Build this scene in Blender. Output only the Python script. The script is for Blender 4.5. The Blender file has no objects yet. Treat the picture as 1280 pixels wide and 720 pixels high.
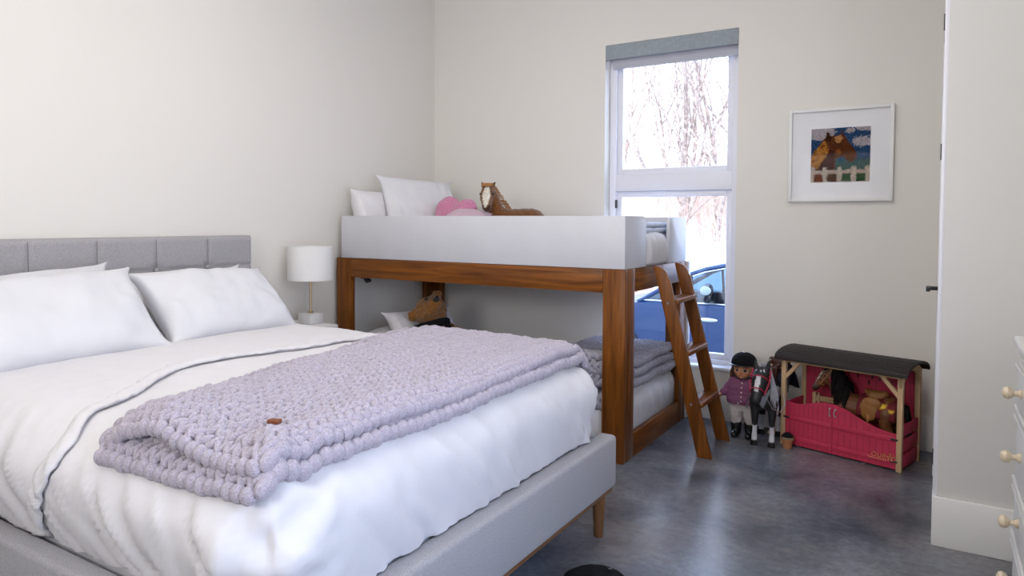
import bpy, bmesh, math, random
import numpy as np
from mathutils import Vector, Matrix, noise
from math import sin, cos, pi, radians as R

S = bpy.context.scene
COL = S.collection
random.seed(7)

# ------------------------------------------------------------------ camera, light, exposure
cam_d = bpy.data.cameras.new('camera'); cam = bpy.data.objects.new('camera', cam_d); COL.objects.link(cam)
S.camera = cam
YAW, PITCH, ROLL = R(31.398), R(2.088), R(0.2856)
fw = Vector((-sin(YAW)*cos(PITCH), cos(YAW)*cos(PITCH), -sin(PITCH)))
rt0 = Vector((cos(YAW), sin(YAW), 0)); up0 = rt0.cross(fw)
rt = cos(ROLL)*rt0 + sin(ROLL)*up0; up = -sin(ROLL)*rt0 + cos(ROLL)*up0
cam.matrix_world = Matrix(((rt.x, up.x, -fw.x, 0), (rt.y, up.y, -fw.y, 0), (rt.z, up.z, -fw.z, 1.30), (0, 0, 0, 1)))
cam_d.sensor_width = 36.0; cam_d.lens = 867.99/1280*36
cam_d.shift_y = -(360-308.55)/1280
cam_d.clip_start = .02; cam_d.clip_end = 300

S.view_settings.view_transform = 'Standard'; S.view_settings.look = 'None'
S.view_settings.gamma = 1.0; S.view_settings.use_curve_mapping = False
S.view_settings.exposure = 0.0
S.cycles.use_denoising = True
S.cycles.max_bounces = 10; S.cycles.diffuse_bounces = 4; S.cycles.transparent_max_bounces = 16
S.cycles.sample_clamp_indirect = 6.0

W = bpy.data.worlds.new('sky'); S.world = W; W.use_nodes = True
wn = W.node_tree.nodes; wl = W.node_tree.links
bg = wn['Background']; SKY_STRENGTH = 7.5
tc = wn.new('ShaderNodeTexCoord'); sx = wn.new('ShaderNodeSeparateXYZ'); rp = wn.new('ShaderNodeValToRGB')
wl.new(tc.outputs['Generated'], sx.inputs[0]); wl.new(sx.outputs['Z'], rp.inputs[0]); wl.new(rp.outputs[0], bg.inputs['Color'])
rp.color_ramp.elements[0].position = 0.0; rp.color_ramp.elements[0].color = (.80, .85, 1.0, 1)
rp.color_ramp.elements[1].position = .6; rp.color_ramp.elements[1].color = (.46, .64, 1.0, 1)
bg.inputs['Strength'].default_value = SKY_STRENGTH

def light(name, kind, loc, target, energy, color, size=None, size_y=None):
    d = bpy.data.lights.new(name, kind); o = bpy.data.objects.new(name, d); COL.objects.link(o)
    o.location = loc; d.energy = energy; d.color = color
    o.rotation_euler = (Vector(target)-Vector(loc)).to_track_quat('-Z', 'Y').to_euler()
    if kind == 'AREA':
        d.shape = 'RECTANGLE'; d.size = size; d.size_y = size_y or size
    return o
sun = light('sun', 'SUN', (4, -20, 10), (0, 8, -1.6), 3.2, (1, .93, .82)); sun.data.angle = R(1.2)
# unseen fill light added under the ceiling; daylight comes in through the two windows
light('ceiling_fill_light', 'AREA', (-1.5, 2.0, 3.22), (-1.5, 2.0, 0), 27, (1.0, .965, .92), 1.8, 1.8)
light('bounce_fill_light', 'AREA', (-1.2, -1.2, 1.9), (-1.3, .8, 3.3), 52, (1.0, .97, .93), .9, .9)  # added bounce fill behind the camera, aimed at the ceiling, no fixture

# ------------------------------------------------------------------ materials
def mat(name, color, rough=.6, spec=.5, metal=0, noise_amt=0, nscale=30, bump=0, bscale=200, sheen=0, attr=None, coat=0):
    m = bpy.data.materials.new(name); m.use_nodes = True
    nt = m.node_tree; N = nt.nodes; L = nt.links; b = N['Principled BSDF']
    c = tuple(color)+(1,)
    b.inputs['Base Color'].default_value = c
    b.inputs['Roughness'].default_value = rough; b.inputs['Metallic'].default_value = metal
    b.inputs['Specular IOR Level'].default_value = spec
    b.inputs['Sheen Weight'].default_value = sheen
    b.inputs['Coat Weight'].default_value = coat
    T = N.new('ShaderNodeTexCoord')
    src = None
    if attr:
        a = N.new('ShaderNodeAttribute'); a.attribute_name = attr; src = a.outputs['Color']
        L.new(src, b.inputs['Base Color'])
    if noise_amt:
        n = N.new('ShaderNodeTexNoise'); n.inputs['Scale'].default_value = nscale; n.inputs['Detail'].default_value = 6
        L.new(T.outputs['Object'], n.inputs['Vector'])
        mr = N.new('ShaderNodeMapRange'); mr.inputs[1].default_value = .25; mr.inputs[2].default_value = .75
        mr.inputs[3].default_value = 1-noise_amt; mr.inputs[4].default_value = 1+noise_amt*.6
        L.new(n.outputs['Fac'], mr.inputs[0])
        mx = N.new('ShaderNodeMix'); mx.data_type = 'RGBA'; mx.blend_type = 'MULTIPLY'; mx.inputs[0].default_value = 1
        mx.inputs[6].default_value = c
        if src: L.new(src, mx.inputs[6])
        L.new(mr.outputs[0], mx.inputs[7]); L.new(mx.outputs[2], b.inputs['Base Color'])
    if bump:
        n2 = N.new('ShaderNodeTexNoise'); n2.inputs['Scale'].default_value = bscale; n2.inputs['Detail'].default_value = 4
        L.new(T.outputs['Object'], n2.inputs['Vector'])
        bp = N.new('ShaderNodeBump'); bp.inputs['Strength'].default_value = bump; bp.inputs['Distance'].default_value = .004
        L.new(n2.outputs['Fac'], bp.inputs['Height']); L.new(bp.outputs[0], b.inputs['Normal'])
    return m

def wood(name, c1, c2, axis='X', scale=1.0, rough=.38):
    m = bpy.data.materials.new(name); m.use_nodes = True
    nt = m.node_tree; N = nt.nodes; L = nt.links; b = N['Principled BSDF']
    T = N.new('ShaderNodeTexCoord'); mp = N.new('ShaderNodeMapping')
    st = {'X': (1.2, 22, 22), 'Y': (22, 1.2, 22), 'Z': (22, 22, 1.2)}[axis]
    mp.inputs['Scale'].default_value = tuple(s*scale for s in st)
    L.new(T.outputs['Object'], mp.inputs[0])
    n = N.new('ShaderNodeTexNoise'); n.inputs['Scale'].default_value = 1.6; n.inputs['Detail'].default_value = 8; n.inputs['Roughness'].default_value = .62
    n.inputs['Distortion'].default_value = .6
    L.new(mp.outputs[0], n.inputs['Vector'])
    r = N.new('ShaderNodeValToRGB'); r.color_ramp.elements[0].position = .34; r.color_ramp.elements[0].color = c1+(1,)
    r.color_ramp.elements[1].position = .68; r.color_ramp.elements[1].color = c2+(1,)
    L.new(n.outputs['Fac'], r.inputs[0]); L.new(r.outputs[0], b.inputs['Base Color'])
    b.inputs['Roughness'].default_value = rough; b.inputs['Specular IOR Level'].default_value = .3
    return m

M = {}
M['wall'] = mat('wall_paint', (.78, .75, .70), .75, .3, bump=.05, bscale=120)
M['stub'] = mat('closet_paint', (.68, .67, .65), .75, .3, bump=.05, bscale=120)
M['ceil'] = mat('ceiling_paint', (.84, .83, .81), .8, .2)
M['trim'] = mat('trim_white', (.80, .79, .78), .42)
M['winframe'] = mat('window_vinyl', (.80, .80, .86), .4)
M['whitepanel'] = mat('white_lacquer', (.60, .60, .64), .42, noise_amt=.03, nscale=8)
M['fabric'] = mat('grey_upholstery', (.40, .385, .40), .9, .2, noise_amt=.28, nscale=260, bump=.5, bscale=500, sheen=.15)
M['fabricfoot'] = M['fabric']
M['thread'] = mat('seam_thread', (.20, .19, .2), .9)
M['linen'] = mat('white_linen', (.71, .69, .71), .85, .15, noise_amt=.025, nscale=14, bump=.12, bscale=420, sheen=.1)
M['linen2'] = mat('white_cotton', (.68, .675, .70), .85, .15, noise_amt=.03, nscale=10, bump=.12, bscale=420)
M['knit'] = mat('lilac_chenille', (.475, .425, .50), .95, .1, noise_amt=.30, nscale=220, bump=1.0, bscale=260, sheen=.35)
M['knit2'] = mat('grey_chenille', (.42, .40, .47), .95, .1, noise_amt=.30, nscale=220, bump=1.0, bscale=260, sheen=.3)
M['throw'] = mat('pale_blue_fleece', (.72, .79, .92), .95, .1, noise_amt=.15, nscale=90, bump=.9, bscale=200)
M['leather'] = mat('brown_leather', (.20, .055, .02), .5, noise_amt=.15, nscale=60)
WD = ((.088, .025, .003), (.27, .086, .010))
for ax in 'XYZ': M['wood'+ax] = wood('walnut_stain_'+ax.lower(), WD[0], WD[1], ax)
for ax in 'XYZ': M['dwood'+ax] = wood('bed_leg_wood_'+ax.lower(), (.16, .07, .025), (.30, .14, .055), ax)
for ax in 'XYZ': M['pine'+ax] = wood('pine_'+ax.lower(), (.52, .34, .19), (.68, .47, .28), ax, 1.6, .6)
M['brass'] = mat('antique_brass', (.42, .30, .16), .3, metal=1)
M['shade'] = mat('lamp_shade_linen', (.80, .79, .78), .85, .1, noise_amt=.03, nscale=200, bump=.15, bscale=500)
M['marble'] = mat('white_marble', (.68, .67, .66), .3, noise_amt=.18, nscale=14)
M['black'] = mat('black_plastic', (.012, .012, .014), .4)
M['blackgloss'] = mat('black_gloss', (.010, .010, .012), .18)
M['blackfelt'] = mat('black_felt', (.008, .008, .010), .9, .15, noise_amt=.4, nscale=120, bump=.6, bscale=300)
M['steel'] = mat('steel', (.62, .62, .64), .28, metal=1)
M['hinge'] = mat('dark_hinge', (.06, .06, .065), .4, metal=.8)
M['cream'] = mat('cream_knob', (.72, .60, .43), .35, coat=.3)
M['dresser'] = mat('dresser_white', (.70, .69, .67), .45, noise_amt=.03, nscale=6)
M['blind'] = mat('blind_linen', (.33, .37, .40), .9, .1, noise_amt=.12, nscale=60, bump=.15, bscale=300)
M['blind2'] = mat('blind_screen', (.52, .53, .60), .9, .1)
M['pink'] = mat('pink_plush', (.62, .23, .38), .95, .1, noise_amt=.2, nscale=90, bump=.9, bscale=220, sheen=.3)
M['palepink'] = mat('pale_pink_plush', (.60, .43, .51), .95, .1, noise_amt=.12, nscale=90, bump=.6, bscale=220, sheen=.3)
M['barnred'] = mat('barn_pink_paint', (.55, .032, .088), .55, noise_amt=.12, nscale=18)
M['barndark'] = mat('barn_pink_dark', (.30, .018, .05), .6)
M['roof'] = mat('barn_roof_brown', (.017, .010, .009), .6, noise_amt=.2, nscale=40)
M['terra'] = mat('terracotta', (.42, .17, .075), .8, noise_amt=.15, nscale=60)
M['purple'] = mat('mauve_knit_jacket', (.215, .07, .15), .85, noise_amt=.2, nscale=140, bump=.5, bscale=300)
M['breech'] = mat('cream_breeches', (.52, .47, .46), .8, noise_amt=.06, nscale=60, bump=.3, bscale=200)
M['skin'] = mat('doll_vinyl_skin', (.56, .25, .125), .5, attr='Col')
M['hair'] = mat('doll_brown_hair', (.12, .055, .03), .6, noise_amt=.4, nscale=90)
M['gold'] = mat('pale_button', (.7, .55, .5), .4)
M['red'] = mat('red_bridle', (.40, .012, .045), .5)
M['tan'] = mat('tan_bridle', (.36, .16, .06), .5)
M['hotpink'] = mat('hot_pink_tassel', (.75, .02, .16), .7)
M['navy'] = mat('navy_cloth', (.010, .013, .03), .85)
M['coat'] = mat('horse_coat', (.5, .5, .5), .5, attr='Col', noise_amt=.18, nscale=60)
M['plush'] = mat('plush_fur', (.5, .5, .5), .95, .1, attr='Col', noise_amt=.45, nscale=110, bump=1.0, bscale=170, sheen=.3)
M['silverhair'] = mat('silver_mane', (.55, .55, .60), .6, noise_amt=.3, nscale=80)
M['blackhair'] = mat('black_mane', (.010, .008, .008), .9, .2, noise_amt=.3, nscale=80)
M['saddle'] = mat('tan_saddle', (.30, .125, .035), .5, noise_amt=.2, nscale=40)
M['quilt'] = mat('saddle_quilt', (.5, .5, .5), .8, attr='Col')
M['rug'] = mat('hooked_wool', (.5, .5, .5), .95, .1, attr='Col', noise_amt=.2, nscale=400)
M['mat'] = mat('picture_mat', (.78, .78, .80), .8)
M['plate'] = mat('socket_plate', (.72, .71, .70), .4)
M['carpaint'] = mat('blue_car_paint', (.0008, .022, .080), .4, coat=.2)
M['tyre'] = mat('tyre', (.015, .015, .016), .8)
M['carint'] = mat('car_interior', (.02, .022, .026), .6)
M['snow'] = mat('snow', (.9, .92, .95), .8)
M['drive'] = mat('gravel_drive', (.36, .36, .37), .9, noise_amt=.3, nscale=8)
M['hill'] = mat('leaf_litter', (.58, .42, .33), .95, .1, noise_amt=.45, nscale=1.6)
M['bark'] = mat('grey_bark', (.38, .30, .25), .9, .1, noise_amt=.75, nscale=9)
M['birch'] = mat('pale_bark', (.85, .80, .72), .9, .1, noise_amt=.25, nscale=5)
M['twig'] = mat('dry_brush', (.60, .44, .34), .9, .1)
M['exterior'] = mat('exterior_siding', (.5, .5, .5), .8)

def glass(name, tint=(1, 1, 1), refl=.06):
    m = bpy.data.materials.new(name); m.use_nodes = True; nt = m.node_tree; N = nt.nodes; L = nt.links
    for n in list(N):
        if n.type != 'OUTPUT_MATERIAL': N.remove(n)
    out = [n for n in N if n.type == 'OUTPUT_MATERIAL'][0]
    t = N.new('ShaderNodeBsdfTransparent'); t.inputs[0].default_value = tint+(1,)
    g = N.new('ShaderNodeBsdfGlossy'); g.inputs['Roughness'].default_value = .02
    fr = N.new('ShaderNodeLayerWeight'); fr.inputs[0].default_value = .25
    mr = N.new('ShaderNodeMapRange'); mr.inputs[3].default_value = refl; mr.inputs[4].default_value = .3 if refl > .02 else .004
    mx = N.new('ShaderNodeMixShader')
    L.new(fr.outputs['Fresnel'], mr.inputs[0]); L.new(mr.outputs[0], mx.inputs[0])
    L.new(t.outputs[0], mx.inputs[1]); L.new(g.outputs[0], mx.inputs[2]); L.new(mx.outputs[0], out.inputs[0])
    return m
M['glass'] = glass('window_glass', (.97, .985, 1), .03)
M['carglass'] = glass('car_glass', (.30, .42, .48), .10)
M['picglass'] = glass('picture_glass', (1, 1, 1), .001)

def concrete():
    m = bpy.data.materials.new('polished_concrete'); m.use_nodes = True; nt = m.node_tree; N = nt.nodes; L = nt.links; b = N['Principled BSDF']
    T = N.new('ShaderNodeTexCoord')
    def nz(scale, det, rough, dist=0):
        n = N.new('ShaderNodeTexNoise'); n.inputs['Scale'].default_value = scale; n.inputs['Detail'].default_value = det
        n.inputs['Roughness'].default_value = rough; n.inputs['Distortion'].default_value = dist
        L.new(T.outputs['Object'], n.inputs['Vector']); return n
    n1 = nz(2.4, 9, .58, .35); n2 = nz(.9, 4, .5, .3); n3 = nz(30, 6, .7, .3)
    r1 = N.new('ShaderNodeValToRGB'); e = r1.color_ramp.elements
    e[0].position = .30; e[0].color = (.060, .069, .083, 1); e[1].position = .98; e[1].color = (.37, .368, .375, 1)
    k = e.new(.5); k.color = (.155, .16, .172, 1)
    L.new(n1.outputs['Fac'], r1.inputs[0])
    r2 = N.new('ShaderNodeValToRGB'); e = r2.color_ramp.elements
    e[0].position = .35; e[0].color = (.74, .90, 1.12, 1); e[1].position = .68; e[1].color = (1.12, 1.0, .93, 1)
    L.new(n2.outputs['Fac'], r2.inputs[0])
    mx = N.new('ShaderNodeMix'); mx.data_type = 'RGBA'; mx.blend_type = 'MULTIPLY'; mx.inputs[0].default_value = 1
    L.new(r1.outputs[0], mx.inputs[6]); L.new(r2.outputs[0], mx.inputs[7])
    r3 = N.new('ShaderNodeMapRange'); r3.inputs[1].default_value = .3; r3.inputs[2].default_value = .75; r3.inputs[3].default_value = .72; r3.inputs[4].default_value = 1.25
    L.new(n3.outputs['Fac'], r3.inputs[0])
    mx2 = N.new('ShaderNodeMix'); mx2.data_type = 'RGBA'; mx2.blend_type = 'MULTIPLY'; mx2.inputs[0].default_value = 1
    L.new(mx.outputs[2], mx2.inputs[6]); L.new(r3.outputs[0], mx2.inputs[7]); L.new(mx2.outputs[2], b.inputs['Base Color'])
    mr = N.new('ShaderNodeMapRange'); mr.inputs[1].default_value = .3; mr.inputs[2].default_value = .7; mr.inputs[3].default_value = .17; mr.inputs[4].default_value = .30
    L.new(n2.outputs['Fac'], mr.inputs[0]); L.new(mr.outputs[0], b.inputs['Roughness'])
    bp = N.new('ShaderNodeBump'); bp.inputs['Strength'].default_value = .06; bp.inputs['Distance'].default_value = .01
    L.new(n2.outputs['Fac'], bp.inputs['Height']); L.new(bp.outputs[0], b.inputs['Normal'])
    return m
M['floor'] = concrete()

# ------------------------------------------------------------------ helpers
WM = {}   # world matrix of things and parts
def thing(name, label, cat, loc=(0, 0, 0), rotz=0, group=None):
    o = bpy.data.objects.new(name, None); COL.objects.link(o); o.empty_display_size = .1
    o.location = loc; o.rotation_euler = (0, 0, rotz); o['label'] = label; o['category'] = cat
    if group: o['group'] = group
    WM[o] = Matrix.Translation(loc) @ Matrix.Rotation(rotz, 4, 'Z')
    return o
def tag(o, label, cat, group=None, kind=None):
    o['label'] = label; o['category'] = cat
    if group: o['group'] = group
    if kind: o['kind'] = kind
    return o
def finish(me, smooth):
    if smooth == 'auto':
        bm = bmesh.new(); bm.from_mesh(me)
        for f in bm.faces: f.smooth = True
        for e in bm.edges:
            e.smooth = not (len(e.link_faces) == 2 and e.calc_face_angle(0) > R(35))
        bm.to_mesh(me); bm.free()
    elif smooth:
        me.polygons.foreach_set('use_smooth', [True]*len(me.polygons))
def obj(name, bm, m, parent=None, smooth='auto', world=True, label=None, kind=None):
    """link a bmesh (or mesh) as ONE object; geometry given in world space unless world=False"""
    if isinstance(bm, bpy.types.Mesh): me = bm; me.name = name
    else:
        me = bpy.data.meshes.new(name); bm.normal_update(); bm.to_mesh(me); bm.free()
    if parent is not None and world:
        me.transform(WM[parent].inverted())
    finish(me, smooth)
    if m is not None:
        me.materials.clear(); me.materials.append(M[m] if isinstance(m, str) else m)
    o = bpy.data.objects.new(name, me); COL.objects.link(o)
    if parent is not None: o.parent = parent; WM[o] = WM[parent]
    else: WM[o] = Matrix.Identity(4)
    if label: o['label'] = label
    if kind: o['kind'] = kind
    return o
def struct(name, bm, m, parent=None, smooth='auto'):
    return obj(name, bm, m, parent, smooth, kind=None if parent else 'structure')

def box(bm, x0, x1, y0, y1, z0, z1, bev=0, seg=2):
    vs = [bm.verts.new(p) for p in ((x0, y0, z0), (x1, y0, z0), (x1, y1, z0), (x0, y1, z0), (x0, y0, z1), (x1, y0, z1), (x1, y1, z1), (x0, y1, z1))]
    fs = [bm.faces.new([vs[i] for i in f]) for f in ((3, 2, 1, 0), (4, 5, 6, 7), (0, 1, 5, 4), (1, 2, 6, 5), (2, 3, 7, 6), (3, 0, 4, 7))]
    if bev:
        es = list({e for f in fs for e in f.edges})
        bmesh.ops.bevel(bm, geom=es, offset=bev, segments=seg, profile=.5, affect='EDGES')
    return bm
def nb(): return bmesh.new()
def B(x0, x1, y0, y1, z0, z1, bev=0, seg=2): return box(nb(), x0, x1, y0, y1, z0, z1, bev, seg)
def frame_of(d):
    d = d.normalized(); a = Vector((0, 0, 1)) if abs(d.z) < .9 else Vector((1, 0, 0))
    u = d.cross(a).normalized(); return u, d.cross(u).normalized()
def tube(bm, pts, radii, n=8, cap=True, flat=1.0):
    pts = [Vector(p) for p in pts]; rings = []
    if not hasattr(radii, '__len__'): radii = [radii]*len(pts)
    u = None
    for i, p in enumerate(pts):
        d = (pts[min(i+1, len(pts)-1)]-pts[max(i-1, 0)])
        if d.length < 1e-9: d = Vector((0, 0, 1))
        d.normalize()
        if u is None: u, v = frame_of(d)
        else:
            u = (u-d*u.dot(d)); u = u.normalized() if u.length > 1e-6 else frame_of(d)[0]; v = d.cross(u)
        rings.append([bm.verts.new(p+(u*cos(2*pi*k/n)*flat+v*sin(2*pi*k/n))*radii[i]) for k in range(n)])
    for a, b in zip(rings, rings[1:]):
        for k in range(n): bm.faces.new((a[k], a[(k+1) % n], b[(k+1) % n], b[k]))
    if cap:
        bm.faces.new(list(reversed(rings[0]))); bm.faces.new(rings[-1])
    return bm
def lathe(bm, prof, c=(0, 0, 0), n=24, axis='Z', cap=True):
    c = Vector(c); rings = []
    for r, h in prof:
        ring = []
        for k in range(n):
            a = 2*pi*k/n
            p = {'Z': (r*cos(a), r*sin(a), h), 'X': (h, r*cos(a), r*sin(a)), 'Y': (r*sin(a), h, r*cos(a))}[axis]
            ring.append(bm.verts.new(c+Vector(p)))
        rings.append(ring)
    for a, b in zip(rings, rings[1:]):
        for k in range(n): bm.faces.new((a[k], a[(k+1) % n], b[(k+1) % n], b[k]))
    if cap:
        if prof[0][0] > 1e-4: bm.faces.new(list(reversed(rings[0])))
        if prof[-1][0] > 1e-4: bm.faces.new(rings[-1])
    bmesh.ops.remove_doubles(bm, verts=bm.verts, dist=1e-6)
    return bm
def prism(bm, poly, axis, a, b, bev=0):
    """extrude polygon (list of 2D) along axis between a and b. axis X: (y,z); Y: (x,z); Z: (x,y)"""
    def P(p, t): return {'X': (t, p[0], p[1]), 'Y': (p[0], t, p[1]), 'Z': (p[0], p[1], t)}[axis]
    A = [bm.verts.new(P(p, a)) for p in poly]; Bv = [bm.verts.new(P(p, b)) for p in poly]; n = len(poly)
    fs = [bm.faces.new(list(reversed(A))), bm.faces.new(Bv)]
    for k in range(n): fs.append(bm.faces.new((A[k], A[(k+1) % n], Bv[(k+1) % n], Bv[k])))
    bmesh.ops.recalc_face_normals(bm, faces=fs)
    if bev:
        es = list({e for f in fs[:2] for e in f.edges})
        bmesh.ops.bevel(bm, geom=es, offset=bev, segments=2, profile=.5, affect='EDGES')
    return bm
def ellipsoid(bm, c, r, rot=None, sub=3):
    m = Matrix.Translation(c) @ (rot.to_4x4() if rot else Matrix.Identity(4)) @ Matrix.Diagonal((r[0], r[1], r[2], 1))
    bmesh.ops.create_icosphere(bm, subdivisions=sub, radius=1, matrix=m); return bm
def capsule(bm, a, b, ra, rb):
    a, b = Vector(a), Vector(b); d = b-a; L = d.length
    ellipsoid(bm, a, (ra,)*3, sub=2); ellipsoid(bm, b, (rb,)*3, sub=2)
    if L > 1e-5: tube(bm, [a, b], [ra, rb], 12)
    return bm
def chain(bm, pts):
    """pts: list of (x,y,z,r)"""
    for p, q in zip(pts, pts[1:]): capsule(bm, p[:3], q[:3], p[3], q[3])
    return bm
def remesh(bm, voxel, smooth=4, fac=.5):
    me = bpy.data.meshes.new('tmp'); bm.to_mesh(me); bm.free()
    o = bpy.data.objects.new('tmp', me); COL.objects.link(o)
    r = o.modifiers.new('r', 'REMESH'); r.mode = 'VOXEL'; r.voxel_size = voxel
    if smooth:
        s = o.modifiers.new('s', 'SMOOTH'); s.iterations = smooth; s.factor = fac
    dg = bpy.context.evaluated_depsgraph_get(); dg.update()
    out = bpy.data.meshes.new_from_object(o.evaluated_get(dg))
    bpy.data.objects.remove(o); bpy.data.meshes.remove(me)
    return out
def vcol(me, fn):
    a = me.color_attributes.new('Col', 'FLOAT_COLOR', 'POINT')
    for i, v in enumerate(me.vertices):
        c = fn(v.co); a.data[i].color = (c[0], c[1], c[2], 1)
    return me
def fuzz(me, amp, sc, seed=0):
    me.update()
    nr = [v.normal.copy() for v in me.vertices]
    for v, n in zip(me.vertices, nr):
        v.co += n*amp*noise.noise(v.co*sc+Vector((seed, 0, 0)))
    return me
def solidify(bm, t):
    me = bpy.data.meshes.new('tmp'); bm.to_mesh(me); bm.free()
    o = bpy.data.objects.new('tmp', me); COL.objects.link(o)
    s = o.modifiers.new('s', 'SOLIDIFY'); s.thickness = t; s.offset = 0
    dg = bpy.context.evaluated_depsgraph_get(); dg.update()
    out = bpy.data.meshes.new_from_object(o.evaluated_get(dg))
    bpy.data.objects.remove(o); bpy.data.meshes.remove(me); return out
def fb(p, octs=4): return noise.fractal(p, 1.0, 2.0, octs)
def lerp(a, b, t): return a+(b-a)*t
def interp(x, xs, ys): return float(np.interp(x, xs, ys))
def sstep(a, b, x):
    t = min(1, max(0, (x-a)/(b-a))); return t*t*(3-2*t)

def rounded_block(x0, x1, y0, y1, z0, z1, r, step, disp, open_bottom=True, zfun=None):
    bm = nb(); c = Vector(((x0+x1)/2, (y0+y1)/2, (z0+z1)/2)); h = Vector(((x1-x0)/2, (y1-y0)/2, (z1-z0)/2))
    def mp(p):
        q = Vector([max(-(h[i]-r), min(h[i]-r, p[i])) for i in range(3)])
        if open_bottom: q.z = max(p.z, -h.z) if p.z < h.z-r else h.z-r
        d = p-q
        n = d.normalized() if d.length > 1e-8 else Vector((0, 0, 1))
        w = q+n*r+c
        return w+n*disp(w, n)
    def grid(o, u, v):
        nu = max(2, int(u.length/step)); nv = max(2, int(v.length/step)); V = []
        for i in range(nu+1): V.append([bm.verts.new(mp(o+u*(i/nu)+v*(j/nv))) for j in range(nv+1)])
        for i in range(nu):
            for j in range(nv): bm.faces.new((V[i][j], V[i+1][j], V[i+1][j+1], V[i][j+1]))
    X, Y, Z = Vector((2*h.x, 0, 0)), Vector((0, 2*h.y, 0)), Vector((0, 0, 2*h.z)); o = -h
    grid(o+Z, X, Y); grid(o, X, Z); grid(o+Y, Z, X); grid(o, Z, Y); grid(o+X, Y, Z)
    if not open_bottom: grid(o, Y, X)
    bmesh.ops.remove_doubles(bm, verts=bm.verts, dist=step*.05)
    bmesh.ops.recalc_face_normals(bm, faces=bm.faces)
    return bm

def pillow_mesh(w, h, t, seed, mtx, nu=44, nv=34, ear=.035, sag=0, wr=.030):
    bm = nb(); sheets = []
    for side in (1, -1):
        V = []
        for i in range(nu+1):
            row = []
            for j in range(nv+1):
                u = -1+2*i/nu; v = -1+2*j/nv
                # denser near borders
                u = sin(u*pi/2)*.55+u*.45; v = sin(v*pi/2)*.55+v*.45
                e = (1-abs(u)**2.6)*(1-abs(v)**2.6)
                T = t/2*max(0, e)**.42
                pin = 1-.055*(1-abs(u)**3)*abs(v)**6
                pin2 = 1-.055*(1-abs(v)**3)*abs(u)**6
                x = u*w/2*pin2+math.copysign(ear*(abs(u)*abs(v))**10, u)
                y = v*h/2*pin+math.copysign(ear*.7*(abs(u)*abs(v))**10, v)
                p = Vector((x*3.2, y*3.2, seed*7.1+side))
                rad = .5+.5*max(abs(u), abs(v))**3
                d = wr*rad*(fb(p*1.6)+.7*abs(noise.noise(Vector((x*10+noise.noise(p)*1.5, y*4, seed))))) if e > 0 else 0
                z = side*(T+d*min(1, e*3))-sag*(1-v*v)*0
                row.append(bm.verts.new(mtx @ Vector((x, y, z))))
            V.append(row)
        for i in range(nu):
            for j in range(nv):
                q = (V[i][j], V[i+1][j], V[i+1][j+1], V[i][j+1])
                bm.faces.new(q if side > 0 else tuple(reversed(q)))
    bmesh.ops.remove_doubles(bm, verts=bm.verts, dist=.0008)
    return bm
def basis(origin, xdir, ydir):
    x = Vector(xdir).normalized(); y = Vector(ydir); y = (y-x*y.dot(x)).normalized(); z = x.cross(y)
    return Matrix(((x.x, y.x, z.x, origin[0]), (x.y, y.y, z.y, origin[1]), (x.z, y.z, z.z, origin[2]), (0, 0, 0, 1)))

# ================================================================== SETTING
XL, YW, XR, YR, ZC = -3.56, 4.59, .78, -1.65, 3.3
WX0, WX1, WZ0, WZ1 = -2.031, -1.107, .325, 2.55
struct('floor', B(XL-.1, XR+1.2, YR-.2, YW+.02, -.12, 0), 'floor')
struct('ceiling', B(XL-.15, XR+1.2, YR-.2, YW+.2, ZC, ZC+.15), 'ceil')
struct('wall_left', B(XL-.15, XL, YR-.2, YW+.2, -.1, ZC+.02), 'wall')
bm = nb(); T = .17
box(bm, -10, WX0, YW, YW+T, -1.0, ZC+.35); box(bm, WX1, 8, YW, YW+T, -1.0, ZC+.35)
box(bm, WX0, WX1, YW, YW+T, -1.0, WZ0); box(bm, WX0, WX1, YW, YW+T, WZ1, ZC+.35)
struct('wall_back', bm, 'wall')
# rear wall, and the right wall with its second window opening (beside the photographer)
bm = nb(); box(bm, XL, XR+1.2, YR-.12, YR, 0, ZC)
struct('wall_rear', bm, 'wall')
bm = nb(); box(bm, XR, XR+.12, YR, -.3, 0, ZC); box(bm, XR, XR+.12, 1.6, 3.27, 0, ZC)
box(bm, XR, XR+.12, -.3, 1.6, 2.2, ZC); box(bm, XR, XR+.12, -.3, 1.6, 0, .75)
struct('wall_right', bm, 'wall')
# closet block at the right with the door in its left flank
bm = nb(); box(bm, .028, XR+1.0, 3.262, 3.36, 0, ZC); box(bm, .028, .13, 4.16, YW, 0, ZC); box(bm, .028, .13, 3.36, 4.16, 2.2, ZC)
struct('wall_closet', bm, 'stub')
bm = nb(); box(bm, .012, .030, 3.275, 3.345, 0.2, 2.29, .002); box(bm, .012, .030, 4.155, 4.225, 0.0, 2.29, .002); box(bm, .012, .030, 3.345, 4.155, 2.21, 2.29, .002)
struct('trim_1', bm, 'winframe')
door = struct('door_1', B(.024, .062, 3.349, 4.151, .008, 2.205, .002), 'trim')
for i, z in enumerate((2.085, 1.56, .30)):
    obj('hinge', tube(nb(), [(.0135, 3.347, z), (.0135, 3.347, z+.066)], .006, 10), 'hinge', door)
bm = nb(); tube(bm, [(.024, 4.09, .974), (-.022, 4.09, .974)], .010, 12); box(bm, -.036, -.018, 4.0, 4.105, .963, .985, .003)
lathe(bm, [(.026, .0), (.026, .008)], (.014, 4.09, .974), 20, 'X')
obj('handle', bm, 'black', door, label='black lever handle')
def base(name, bm): struct(name, bm, 'trim')
bm = nb(); box(bm, XL+.002, .026, YW-.016, YW-.0005, 0, .20, .004); base('baseboard_back', bm)
bm = nb(); box(bm, XL+.0005, XL+.016, YR, YW-.018, 0, .20, .004); base('baseboard_left', bm)
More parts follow.
